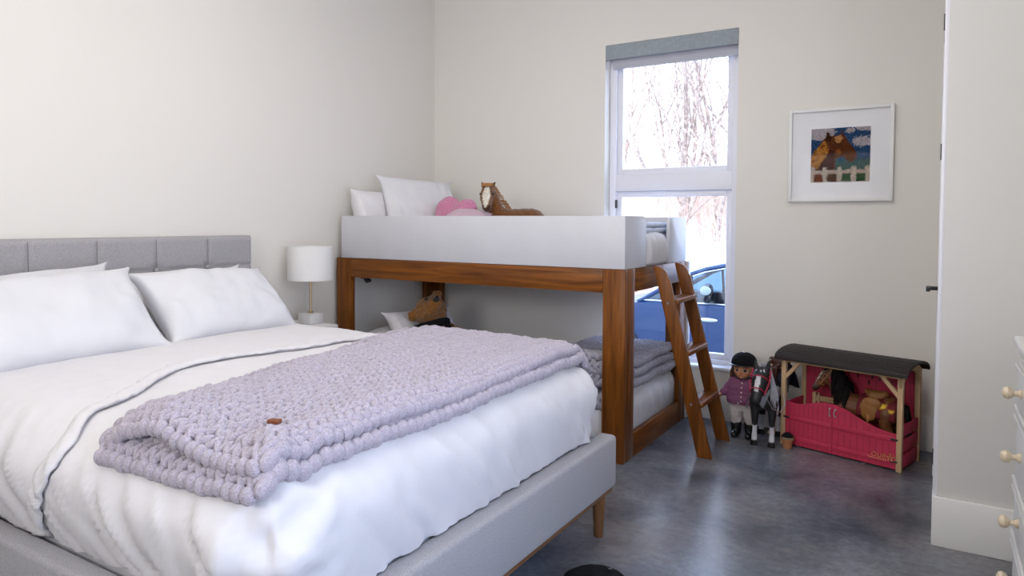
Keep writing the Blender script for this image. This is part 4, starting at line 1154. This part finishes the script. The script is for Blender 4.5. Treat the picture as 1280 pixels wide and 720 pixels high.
# ================================================================== TOY STABLE
st = thing('toy_stable', 'pink wooden toy stable with pine posts and dark shingled roof', 'toy stable', (-.757, 4.288, 0), R(-16.03))
SW = WM[st]; L_, D_ = .655, .292
def sobj(name, bm, m, par=None, **k):
    k.setdefault('smooth', 'auto')
    return obj(name, bm, m, par or st, k.pop('smooth'), world=False, **k)
def sbox(*a): return B(*a)
pw = .026
ph_f = .508
for x in (0, L_-pw):
    for y in (0, D_-pw): sobj('post', sbox(x, x+pw, y, y+pw, 0, ph_f, .002), 'pineZ')
sobj('back_wall', sbox(pw, L_-pw, D_-.014, D_-.004, .004, .515), 'barnred')
bm = nb()
for i in range(1, 12): box(bm, pw+i*.05-.0012, pw+i*.05+.0012, D_-.0148, D_-.0138, .01, .51)
sobj('plank_groove', bm, 'barndark', kind='stuff')
sobj('floor_board', sbox(pw, L_-pw, pw, D_-.014, .004, .012), 'barndark')
for x in (.004, L_-.016):
    for z0, z1 in ((.012, .083), (.097, .166), (.18, .243)): sobj('side_slat', sbox(x, x+.012, pw+.001, D_-pw-.001, z0, z1, .002), 'barnred')
# arched gables
for x in (.003, L_-.021):
    hw = D_/2; pts = []
    for a in np.linspace(0, pi, 17): pts.append((hw-hw*cos(a), .500+.046*sin(a)))
    inner = [(hw+.112*cos(a), .420+.085*sin(a)) for a in np.linspace(0, pi, 17)]
    poly = [(0, .44)]+[(0, .500)]+pts[1:-1]+[(D_, .500), (D_, .44)]+[(hw+.118, .44)]+[(hw+.118*cos(a), .44+.078*sin(a)) for a in np.linspace(.05, pi-.05, 17)]+[(hw-.118, .44)]
    bm = nb(); prism(bm, poly, 'X', x, x+.018); sobj('gable', bm, 'pineY')
# braces
def brace(xa, za, xb, zb):
    d = Vector((xb-xa, 0, zb-za)).normalized(); nrm = Vector((-d.z, 0, d.x))*.010; bm = nb()
    P = [Vector((xa, 0, za))+nrm, Vector((xb, 0, zb))+nrm, Vector((xb, 0, zb))-nrm, Vector((xa, 0, za))-nrm]
    prism(bm, [(p.x, p.z) for p in P], 'Y', .004, .022); return bm
sobj('brace', brace(.020, .395, .118, .512), 'pineX'); sobj('brace', brace(L_-.020, .395, L_-.125, .512), 'pineX')
sobj('roof_beam', sbox(pw+.001, L_-pw-.001, .003, .021, .488, .512, .002), 'pineX')
# roof: curved deck with scalloped shingle rows
def roof_y(a): return D_/2-(D_/2+.030)*cos(a)
def roof_z(a): return .512+.052*sin(a)
bm = nb(); rows = []
for a in np.linspace(0, pi, 25): rows.append([(roof_y(a), roof_z(a))])
ring = [(y, z) for ((y, z),) in rows]; poly = ring+[(y, z-.010) for y, z in reversed(ring)]
prism(bm, poly, 'X', -.030, L_+.030)
deck = sobj('roof', bm, 'roof')
bm = nb(); nrow = 7
for side in (0, 1):
    for r_ in range(nrow):
        a0 = (pi/2)*(r_)/nrow; a1 = (pi/2)*(r_+1.15)/nrow
        if side: a0, a1 = pi-a0, pi-a1
        nsh = 22; wdt = (L_+.06)/nsh
        for i in range(-1, nsh):
            x0 = -.03+i*wdt+(wdt/2 if r_ % 2 else 0); x1 = x0+wdt-.0015; x0 = max(x0, -.03); x1 = min(x1, L_+.03)
            if x1-x0 < .006: continue
            top = [(x1, roof_y(a1), roof_z(a1)+.0015), (x0, roof_y(a1), roof_z(a1)+.0015)]
            da = (a1-a0)*.22
            low = [(lerp(x0, x1, t), roof_y(a0+da*(1-sin(pi*t))), roof_z(a0+da*(1-sin(pi*t)))+.0045) for t in np.linspace(0, 1, 7)]
            vs_ = [bm.verts.new(p) for p in top+low]
            if side: vs_.reverse()
            f = bm.faces.new(vs_); lw = [bm.verts.new((p[0], p[1], p[2]-.0035)) for p in low]
            lv = vs_[2:] if not side else list(reversed(vs_))[2:]
            for k in range(6): bm.faces.new((lv[k+1], lv[k], lw[k], lw[k+1]))
sobj('shingles', bm, 'roof', deck, smooth=False)
# half doors with wavy top
def wave(x):
    return interp(x, [.0, .04, .09, .14, .20, .26, .32, .38, .46, .54, .655], [.262, .256, .250, .258, .279, .290, .286, .268, .230, .205, .190])
for k, (xa, xb) in enumerate(((pw+.002, L_/2-.031), (L_/2-.029, L_-pw-.002))):
    xs_ = np.linspace(xa, xb, 24); bm = nb()
    prism(bm, [(xa, .010), (xb, .010)]+[(x, wave(x)) for x in xs_[::-1]], 'Y', .006, .018)
    dd = sobj('door', bm, 'barnred')
    bm = nb(); np_ = 10
    for i in range(1, np_):
        x = lerp(xa, xb, i/np_); box(bm, x-.0011, x+.0011, .0052, .0062, .012, wave(x)-.002)
    sobj('plank_groove', bm, 'barndark', dd)
    bm = nb(); box(bm, xa, xb, .0005, .006, .155, .180, .0015); box(bm, xa, xb, .0005, .006, .035, .062, .0015)
    sobj('cross_board', bm, 'barnred', dd)
    hx = (xa-.010, xa+.02) if k == 0 else (xb-.02, xb+.010)
    for z in (.167, .050):
        bm = nb(); box(bm, hx[0], hx[1], -.0022, .0008, z-.005, z+.005, .0012)
        xe = hx[1] if k == 0 else hx[0]
        for dz in (-.006, .006): ellipsoid(bm, (xe, -.0006, z+dz*.6), (.005, .0016, .004), sub=2)
        sobj('hinge', bm, 'hinge', dd)
    hxm = xb-.014 if k == 0 else xa+.014
    bm = nb(); tube(bm, [(hxm, .006, .262), (hxm, -.004, .258), (hxm+.003*(-1 if k else 1), -.008, .243), (hxm, -.004, .226), (hxm, .006, .222)], .0028, 8)
    ellipsoid(bm, (hxm, .004, .262), (.006, .003, .006), sub=2); ellipsoid(bm, (hxm, .004, .222), (.006, .003, .006), sub=2)
    sobj('handle', bm, 'steel', dd, label='small silver door handle')
# lettering and emblem near the lower right corner of the doors
M['logo'] = mat('orange_lettering', (.62, .24, .10), .6)
fc = bpy.data.curves.new('lettering', 'FONT'); fc.body = 'OUR'; fc.size = .034; fc.extrude = .0006; fc.shear = .2; fc.space_character = 1.1
fo = bpy.data.objects.new('lettering', fc); COL.objects.link(fo); dg = bpy.context.evaluated_depsgraph_get(); dg.update()
me = bpy.data.meshes.new_from_object(fo.evaluated_get(dg)); bpy.data.objects.remove(fo)
me.transform(Matrix.Translation((.505, -.0002, .058)) @ Matrix.Rotation(R(90), 4, 'X'))
lg = bmesh.new(); lg.from_mesh(me); bpy.data.meshes.remove(me)
for i in range(9): box(lg, .497+i*.0098, .497+i*.0098+.007, -.0008, .0004, .046, .0525)
tube(lg, [(.488, -.0004, .056), (.496, -.0004, .052), (.50, -.0004, .046)], .0014, 5)
for k in range(5):
    a = pi/2+2*pi*k/5; tube(lg, [(.602+.006*cos(a), -.0004, .066+.006*sin(a)), (.602+.019*cos(a), -.0004, .066+.019*sin(a))], [.0045, .0030], 6)
tube(lg, [(.622+.0*i, -.0004, .040+.004*i) for i in range(3)], .0012, 5)
tube(lg, [(.602+.026*cos(a), -.0004, .064+.024*sin(a)) for a in np.linspace(-.9, 1.9, 14)], .0013, 5)
sobj('lettering', lg, 'logo')
# hooks and rosette on the back wall, low manger
for i, (x, z) in enumerate(((.33, .43), (.39, .40), (.45, .43), (.51, .415))):
    bm = nb(); tube(bm, [(x, D_-.0145, z), (x, D_-.030, z-.004), (x, D_-.032, z-.018), (x, D_-.026, z-.022)], .0032, 6); sobj('hook', bm, 'hinge')
bm = nb()
for k in range(10):
    a = 2*pi*k/10; ellipsoid(bm, (.405+.013*cos(a), D_-.018, .478+.013*sin(a)), (.008, .003, .008), sub=2)
box(bm, .402, .408, D_-.019, D_-.015, .41, .475); sobj('rosette', bm, 'navy')
bm = nb(); box(bm, .09, .21, D_-.060, D_-.050, .235, .268, .002); box(bm, .085, .105, D_-.066, D_-.045, .012, .285, .002); box(bm, .115, .127, D_-.066, D_-.048, .012, .285, .002)
sobj('manger_rail', bm, 'pineX')

# brown horse standing in the stable, facing left
def col_br(hp, p):
    k = 1+.25*noise.noise(p*25)
    if hp.x > .218 and hp.z > .30 and abs(hp.y) < .020 and (hp.x-.212)*.74+(hp.z-.448)*.67 > .026: return (.66, .62, .58)
    if hp.x > .285 and hp.z < .37 and hp.z > .3: return (.05, .02, .012)
    if p.z < .06: return (.5, .45, .4)
    return (.155*k, .055*k, .018*k)
HM = SW @ Matrix.Translation((.405, D_*.47, .012)) @ Matrix.Rotation(pi, 4, 'Z') @ Matrix.Diagonal((.84, 1, .955, 1))
hh, HT = toy_horse('toy_horse', 'brown toy horse with white blaze and tan saddle inside the pink stable', HM, col_br, manem='blackhair', mane_len=.15, mane_side=(1, 1, -1), base=HM @ Vector((0, 0, 0)), head_turn=R(30))
bm = nb()
strap(bm, HT, head_loop(.236, .432, .040, .045, 0)); strap(bm, HT, head_loop(.274, .388, .031, .036, 0)); strap(bm, HT, head_loop(.256, .410, .037, .040, 0), .003)
for sd in (-1, 1):
    strap(bm, HT, [(.222, sd*.041, .445), (.246, sd*.041, .418), (.272, sd*.033, .382)], .004); strap(bm, HT, [(.222, sd*.041, .445), (.203, sd*.040, .474)], .004)
bm.transform(HM); obj('bridle', bm, 'tan', hh, label='tan bridle')
bm = nb(); lathe(bm, [(.003, .445), (.008, .435), (.009, .40), (.007, .392)], HT @ Vector((.208, .046, 0)), 12); bm.transform(HM); obj('tassel', bm, 'hotpink', hh, label='hot pink tassel')
def girth(x, k):  # half width / top of the trunk
    return .078*k
def drape(x0, x1, amax, rad, zc=.27, nx=14, na=22, flare=0):
    bm = nb(); rows = []
    for i in range(nx+1):
        x = lerp(x0, x1, i/nx); rows.append([bm.verts.new((x, rad*sin(a)*(1+flare*abs(sin(a))), zc+rad*cos(a))) for a in np.linspace(-amax, amax, na+1)])
    for a, b in zip(rows, rows[1:]):
        for k in range(na): bm.faces.new((a[k], a[k+1], b[k+1], b[k]))
    return bm
bm = drape(-.235, .0, 1.95, .081, flare=.05); me = solidify(bm, .004)
def quilt(p):
    a = math.atan2(abs(p.y), p.z-.27)
    u = (p.x+.228)/.088; v = (a-.80)/.62
    if 0 < u < 1 and 0 < v < 1:
        d = max(abs(u-.5), abs(v-.5))
        if d > .43: return (.60, .36, .30)
        return (.70, .44, .03) if (u > .5) != (v > .5) else (.16, .006, .012)
    return (.13, .006, .014)
vcol(me, quilt); me.transform(HM); obj('saddle_blanket', me, 'quilt', hh, True, label='maroon saddle blanket with yellow checks')
bm = nb(); chain(bm, [(-.145, 0, .372, .020), (-.11, 0, .352, .034), (-.06, 0, .352, .034), (-.03, 0, .372, .018)])
for sd in (-1, 1):
    ellipsoid(bm, (-.075, sd*.080, .285), (.058, .012, .065)); ellipsoid(bm, (-.09, sd*.072, .325), (.06, .02, .035))
    chain(bm, [(-.075, sd*.088, .25, .008), (-.075, sd*.090, .20, .008)])
me = remesh(bm, .005, 4); me.transform(HM); obj('saddle', me, 'saddle', hh, True, label='tan leather saddle')

# terracotta pot
PX, PY = -.706, 4.225
pt = thing('toy_bucket', 'small terracotta toy pot on the floor at the left corner of the stable', 'pot', (PX, PY, 0))
obj('pot', lathe(nb(), [(.024, 0), (.030, .045), (.036, .045), (.037, .066), (.034, .066), (.031, .05), (.0, .048)], (PX, PY, 0), 28), 'terra', pt)
bm = nb(); ellipsoid(bm, (PX, PY, .066), (.031, .031, .022)); me = fuzz(remesh(bm, .004, 1), .006, 90); obj('filling', me, 'blackfelt', pt, True)
obj('green_band', lathe(nb(), [(.0372, .058), (.0372, .064)], (PX, PY, 0), 28, cap=False), mat('pot_label', (.15, .25, .16), .7), pt)

# ================================================================== OUTSIDE
GZ = -.78
bm = nb(); rows = []
def ground_z(x, y):
    return GZ+ (0 if y < 13 else 4.4*sstep(13, 44, y))+(.25*noise.noise(Vector((x*.25, y*.25, 0)))*sstep(12, 18, y))
ys = list(np.linspace(4.77, 13, 6))+list(np.linspace(14.5, 75, 40))
for y in ys: rows.append([bm.verts.new((x, y, ground_z(x, y))) for x in np.linspace(-60, 40, 70)])
for a, b in zip(rows, rows[1:]):
    for k in range(len(a)-1): bm.faces.new((a[k], a[k+1], b[k+1], b[k]))
g = obj('ground_hillside', bm, 'hill', None, True); g['kind'] = 'structure'
bm = nb(); box(bm, -14, 10, 4.77, 12.4, GZ-.02, GZ+.012); g = obj('ground_driveway', bm, 'drive'); g['kind'] = 'structure'
# snow bank piled at the back edge of the drive
bm = nb(); rows = []
for j, y in enumerate(np.linspace(11.6, 14.4, 16)):
    row = []
    for x in np.linspace(-4.85, 5.0, 60):
        t = (y-11.6)/2.8; e = sstep(-4.85, -4.15, x)*(1-sstep(4.2, 5, x))
        z = GZ+ e*(1.72+.30*noise.noise(Vector((x*1.1, y*.8, 3)))+.22*math.exp(-((x+4.02)/.16)**2)+.10*(x+4))*sin(pi*t)**.55-.02
        row.append(bm.verts.new((x, y, z)))
    rows.append(row)
for a, b in zip(rows, rows[1:]):
    for k in range(59): bm.faces.new((a[k], a[k+1], b[k+1], b[k]))
tag(obj('snow_bank', bm, 'snow', None, True), 'sunlit white snow bank behind the blue car', 'snow bank')

# car, its left side towards the house, nose to the left (-x)
car = thing('car', 'blue car parked outside the window', 'car', (-2.0, 9.55, GZ))
CX, CY = -4.55, 9.55      # nose x, centre line y
def cobj(name, bm, m, par=None, sm='auto', **k): return obj(name, bm, m, par or car, sm, **k)
# x from nose, belt/hood height z (above ground), half width, half width at belt
prof = [(0.02, .52, .60), (.10, .72, .76), (.35, .86, .86), (.80, .97, .92), (1.20, 1.045, .945), (1.7, 1.045, .96), (2.6, 1.05, .965), (3.5, 1.07, .955), (4.1, 1.08, .93), (4.55, 1.02, .87), (4.72, .75, .80), (4.76, .55, .74)]
bm = nb(); rings = []
xs_d = np.linspace(.02, 4.76, 60)
for x in xs_d:
    zt = interp(x, [p[0] for p in prof], [p[1] for p in prof]); hw = interp(x, [p[0] for p in prof], [p[2] for p in prof])
    zb = .20+.10*sstep(4.2, 4.76, x)+.08*(1-sstep(0, .4, x))
    crown = .035 if x < 1.3 else .02
    sec = [(-hw*.92, zb), (-hw, zb+.10), (-hw*1.0, lerp(zb, zt, .55)), (-hw*.985, lerp(zb, zt, .80)), (-hw*.945, zt-.02), (-hw*.88, zt), (-hw*.45, zt+crown), (0, zt+crown*1.25)]
    sec = sec+[(-a, b) for a, b in reversed(sec[:-1])]
    rings.append([bm.verts.new((CX+x, CY+y, GZ+z)) for y, z in sec])
for a, b in zip(rings, rings[1:]):
    m_ = len(a)
    for k in range(m_):
        bm.faces.new((a[k], a[(k+1) % m_], b[(k+1) % m_], b[k]))
bm.faces.new(rings[0]); bm.faces.new(list(reversed(rings[-1])))
# open the deck under the cabin
kill = [f for f in bm.faces if CX+1.36 < f.calc_center_median().x < CX+4.05 and f.calc_center_median().z > GZ+1.0 and abs(f.calc_center_median().y-CY) < .80]
bmesh.ops.delete(bm, geom=kill, context='FACES')
bmesh.ops.recalc_face_normals(bm, faces=bm.faces)
cb = cobj('body', bm, 'carpaint')
# cabin outline: A pillar base at 1.25, roof top 2.3..3.0, rear base 4.35
TOP = [(1.22, 1.05), (1.45, 1.20), (1.75, 1.385), (2.05, 1.50), (2.4, 1.575), (2.8, 1.60), (3.2, 1.585), (3.6, 1.52), (4.0, 1.38), (4.35, 1.10)]
def topz(x): return interp(x, [p[0] for p in TOP], [p[1] for p in TOP])
def tumble(z): return .855-.30*(z-1.05)      # half width of the glasshouse at height z
def side_face(x0, x1, inset_top=.045, n=16, ys=-1, off=0.0, zb=1.06):
    bm = nb(); lo = []; hi = []
    for x in np.linspace(x0, x1, n):
        zt = max(zb+.002, topz(x)-inset_top)
        lo.append(bm.verts.new((CX+x, CY+ys*(tumble(zb)+off), GZ+zb))); hi.append(bm.verts.new((CX+x, CY+ys*(tumble(zt)+off), GZ+zt)))
    for k in range(n-1): bm.faces.new((lo[k], lo[k+1], hi[k+1], hi[k]))
    return bm
for s in (-1, 1):
    for nm, a, b in (('quarter_window', 1.30, 1.86), ('side_window', 1.91, 2.85), ('side_window', 2.94, 3.70), ('quarter_window', 3.76, 4.15)):
        cobj(nm, side_face(a, b, ys=s), 'carglass')
    bm = nb(); tube(bm, [(CX+x, CY+s*tumble(topz(x)), GZ+topz(x)-.02) for x in np.linspace(1.2, 4.36, 34)], .032, 8); cobj('roof_side', bm, 'carpaint', cb)
    for xa, xb, w in ((1.885, 1.885, .022), (2.895, 2.895, .042), (3.73, 3.73, .03)):
        bm = nb(); zt = topz(xb)-.03; tube(bm, [(CX+xa, CY+s*tumble(1.06), GZ+1.05), (CX+xb, CY+s*tumble(zt), GZ+zt)], w, 8); cobj('pillar', bm, 'blackgloss', cb)
    bm = nb(); tube(bm, [(CX+x, CY+s*(tumble(1.06)+.005), GZ+1.058) for x in np.linspace(1.28, 4.15, 20)], .011, 6); cobj('window_trim', bm, 'steel', cb, label='chrome strip under the side windows')
    bm = nb(); tube(bm, [(CX+x, CY+s*(tumble(topz(x)-.05)+.004), GZ+topz(x)-.052) for x in np.linspace(1.5, 4.0, 24)], .008, 6); cobj('window_trim', bm, 'steel', cb)
    bm = nb(); ellipsoid(bm, (CX+2.17, CY+s*1.03, GZ+1.25), (.085, .125, .078)); 
    for v in bm.verts:
        if v.co.x > CX+2.21: v.co.x = CX+2.21
    mr_ = cobj('mirror', bm, 'blackgloss'); 
    bm = nb(); tube(bm, [(CX+2.10, CY+s*.86, GZ+1.10), (CX+2.15, CY+s*.97, GZ+1.20)], [.03, .025], 8); cobj('mirror_arm', bm, 'blackgloss', mr_)
    bm = nb(); ellipsoid(bm, (CX+2.175, CY+s*1.142, GZ+1.25), (.068, .016, .056)); cobj('mirror_glass', bm, mat('mirror_face', (.30, .34, .33), .3), mr_)
    for hx in (2.16, 3.25):
        bm = nb(); ellipsoid(bm, (CX+hx, CY+s*.957, GZ+.87), (.12, .012, .026)); cobj('door_handle', bm, 'steel', cb)
    bm = nb()
    for xd in (1.75, 2.9, 3.75): tube(bm, [(CX+xd, CY+s*(.965), GZ+z) for z in (.36, .6, .8, .98)], .005, 5)
    cobj('door_gap', bm, 'black', cb)
    for wx in (.88, 3.85):
        wh = cobj('wheel', lathe(nb(), [(.18, -.11), (.33, -.11), (.36, -.08), (.36, .08), (.33, .11), (.18, .11), (.18, -.11)], (CX+wx, CY+s*.87, GZ+.36), 36, 'Y', cap=False), 'tyre')
        bm = nb()
        for k in range(5):
            a = 2*pi*k/5; tube(bm, [(CX+wx, CY+s*.975, GZ+.36), (CX+wx+.24*cos(a), CY+s*.96, GZ+.36+.24*sin(a))], [.05, .03], 8)
        lathe(bm, [(.235, .955), (.255, .975), (.235, .985)] if s > 0 else [(.235, -.985), (.255, -.975), (.235, -.955)], (CX+wx, CY, GZ+.36), 30, 'Y', cap=False)
        cobj('rim', bm, 'steel', wh)
        bm = nb(); lathe(bm, [(.36, -.012), (.41, -.012), (.41, .012), (.36, .012)], (CX+wx, CY+s*.955, GZ+.36), 36, 'Y', cap=False); cobj('wheel_arch', bm, 'black', cb)
    bm = nb(); ellipsoid(bm, (CX+.30, CY+s*.66, GZ+.78), (.20, .15, .055)); cobj('headlight', bm, 'steel')
    bm = nb(); ellipsoid(bm, (CX+4.62, CY+s*.66, GZ+.90), (.10, .18, .06)); cobj('tail_light', bm, 'red')
def cross_sheet(x0, x1, n, off, wm=1.0):
    bm = nb(); rows = []
    for x in np.linspace(x0, x1, n):
        zt = topz(x)+off; hw = tumble(max(1.05, zt))*wm
        rows.append([bm.verts.new((CX+x, CY+hw*k, GZ+zt+.035*(1-k*k)*(zt-1.03))) for k in np.linspace(-1, 1, 11)])
    for a, b in zip(rows, rows[1:]):
        for k in range(10): bm.faces.new((a[k], a[k+1], b[k+1], b[k]))
    return bm
cobj('windscreen', cross_sheet(1.22, 2.05, 10, -.006), 'carglass', None, True)
cobj('rear_screen', cross_sheet(3.55, 4.35, 10, -.006), 'carglass', None, True)
cobj('roof', cross_sheet(2.05, 3.55, 14, .002), 'carpaint', cb, True)
bm = nb(); prism(bm, [(CX+1.25, GZ+.80), (CX+1.85, GZ+.80), (CX+1.80, GZ+1.04), (CX+1.30, GZ+1.045)], 'Y', CY-.78, CY+.78, .02); cobj('dashboard', bm, 'carint')
bm = nb(); pts = [Vector((CX+1.98+.05*sin(a), CY-.38+.19*cos(a), GZ+1.03+.18*sin(a))) for a in np.linspace(0, 2*pi, 26)]; tube(bm, pts, .017, 8, cap=False); tube(bm, [(CX+1.98, CY-.38, GZ+1.03), (CX+1.80, CY-.38, GZ+.96)], .03, 8); tube(bm, [pts[0], pts[13]], .016, 6); cobj('steering_wheel', bm, 'carint')
for sx in (2.35, 3.30):
    for sy in (-.38, .38):
        bm = nb(); box(bm, CX+sx-.25, CX+sx+.27, CY+sy-.25, CY+sy+.25, GZ+.52, GZ+.68, .05, 3); box(bm, CX+sx+.22, CX+sx+.36, CY+sy-.24, CY+sy+.24, GZ+.64, GZ+1.20, .05, 3); box(bm, CX+sx+.30, CX+sx+.38, CY+sy-.13, CY+sy+.13, GZ+1.22, GZ+1.38, .03, 3); cobj('seat', bm, 'carint')

# bare trees
def tree_mesh(h, r0, seed, spread=.35, fork=.45, maxd=5, nmin=2):
    rnd = random.Random(seed); tr = nb(); br = nb()
    def grow(p, d, L, r, depth):
        n = 4; pts = [p]; rr = [r]; dd = d.copy()
        for i in range(n):
            dd = (dd+Vector((rnd.gauss(0, .10), rnd.gauss(0, .10), rnd.gauss(.04, .05)))).normalized(); pts.append(pts[-1]+dd*L/n); rr.append(lerp(r, r*.62, (i+1)/n))
        tube(tr if depth == 0 else br, pts, rr, 7 if depth == 0 else (5 if depth < 3 else 3), cap=False)
        if depth >= maxd: return
        kids = rnd.randint(nmin, 3)+(2 if depth == 0 else 0)
        for k in range(kids):
            t = rnd.uniform(.35, 1) if depth else rnd.uniform(fork, 1); i = min(n, int(t*n)); a = rnd.uniform(0, 2*pi); s = rnd.uniform(.6, 1.5)*spread
            u, v = frame_of(dd); nd = (dd+(u*cos(a)+v*sin(a))*s*1.6).normalized(); nd.z = nd.z*.8+.25; nd.normalize()
            grow(pts[i], nd, L*rnd.uniform(.50, .75), rr[i]*rnd.uniform(.45, .7), depth+1)
        if depth: grow(pts[-1], dd, L*.7, rr[-1]*.9, depth+1)
        else: grow(pts[-1], (dd+Vector((rnd.gauss(0, .12), rnd.gauss(0, .12), .2))).normalized(), L*.75, rr[-1], depth+1)
    grow(Vector((0, 0, -.2)), Vector((0, 0, 1)), h*.42, r0, 0)
    return tr, br
TREES = [(-7.55, 20.5, 12, .155, 'birch', 'pale sunlit trunk nearest the left side of the window'), (-7.1, 22, 12, .13, 'bark', 'grey tree whose slim trunk stands just right of the pale sunlit trunk'),
         (-5.95, 18.5, 11, .12, 'bark', 'bare tree forking low in the middle of the window'), (-6.05, 25.5, 13, .14, 'bark', 'bare tree standing behind the low forking one'),
         (-5.05, 19.0, 12, .10, 'bark', 'slender bare tree right of the low forking one'), (-4.75, 17.0, 11, .115, 'bark', 'bare twiggy tree in the right third of the window'),
         (-5.0, 28, 13, .14, 'bark', 'distant bare tree at the right edge of the window'), (-9.3, 25, 13, .13, 'bark', 'bare tree at the left edge of the upper pane'),
         (-8.4, 31, 14, .15, 'birch', 'far pale tree between the left trunks'), (-7.3, 34, 14, .15, 'bark', 'farthest tree high on the hillside'),
         (-12.5, 30, 14, .16, 'bark', 'bare tree far left beyond the window frame'), (-2.6, 22, 12, .14, 'bark', 'bare tree far right beyond the window frame'),
         (-3.9, 25, 12, .12, 'birch', 'pale thin tree near the right edge of the pane')]
for i, (x, y, h, r0, mt, lab) in enumerate(TREES):
    t = thing('bare_tree', lab, 'tree', (x, y, ground_z(x, y)), random.uniform(0, 6), 'bare trees outside the window')
    a, b = tree_mesh(h, r0*.78, 50+i, .38, .30 if i in (2,) else .45)
    obj('trunk', a, mt, t, True, world=False); obj('branches', b, mt, t, True, world=False, kind='stuff')
# dry brush on the slope
bm = nb(); rnd = random.Random(12)
for i in range(2600):
    y = rnd.uniform(15, 40); x = y*rnd.uniform(-.52, -.12); p = Vector((x, y, ground_z(x, y)-.05)); hgt = rnd.uniform(.8, 2.6)*(.6+y/45)
    q = p+Vector((rnd.gauss(0, .25), rnd.gauss(0, .2), hgt)); m_ = p.lerp(q, .5)+Vector((rnd.gauss(0, .12), 0, 0))
    tube(bm, [p, m_, q], [.014, .010, .003], 3, cap=False)
    for k in range(3):
        t = rnd.uniform(.3, .9); b0 = p.lerp(q, t); tube(bm, [b0, b0+Vector((rnd.gauss(0, .3), rnd.gauss(0, .2), rnd.uniform(.15, .5)))], [.007, .002], 3, cap=False)
tag(obj('dry_brush', bm, 'twig', None, True), 'tangle of dry tan brush on the slope behind the car', 'brush', kind='stuff')
# overhead wire
bm = nb(); tube(bm, [Vector((-9.5, 17, 9.0)).lerp(Vector((2.0, 14, 3.2)), t)-Vector((0, 0, .5*sin(pi*t))) for t in np.linspace(0, 1, 24)], .012, 5)
w = obj('overhead_wire', bm, 'black', None, True); tag(w, 'thin overhead wire crossing in front of the trees', 'wire')
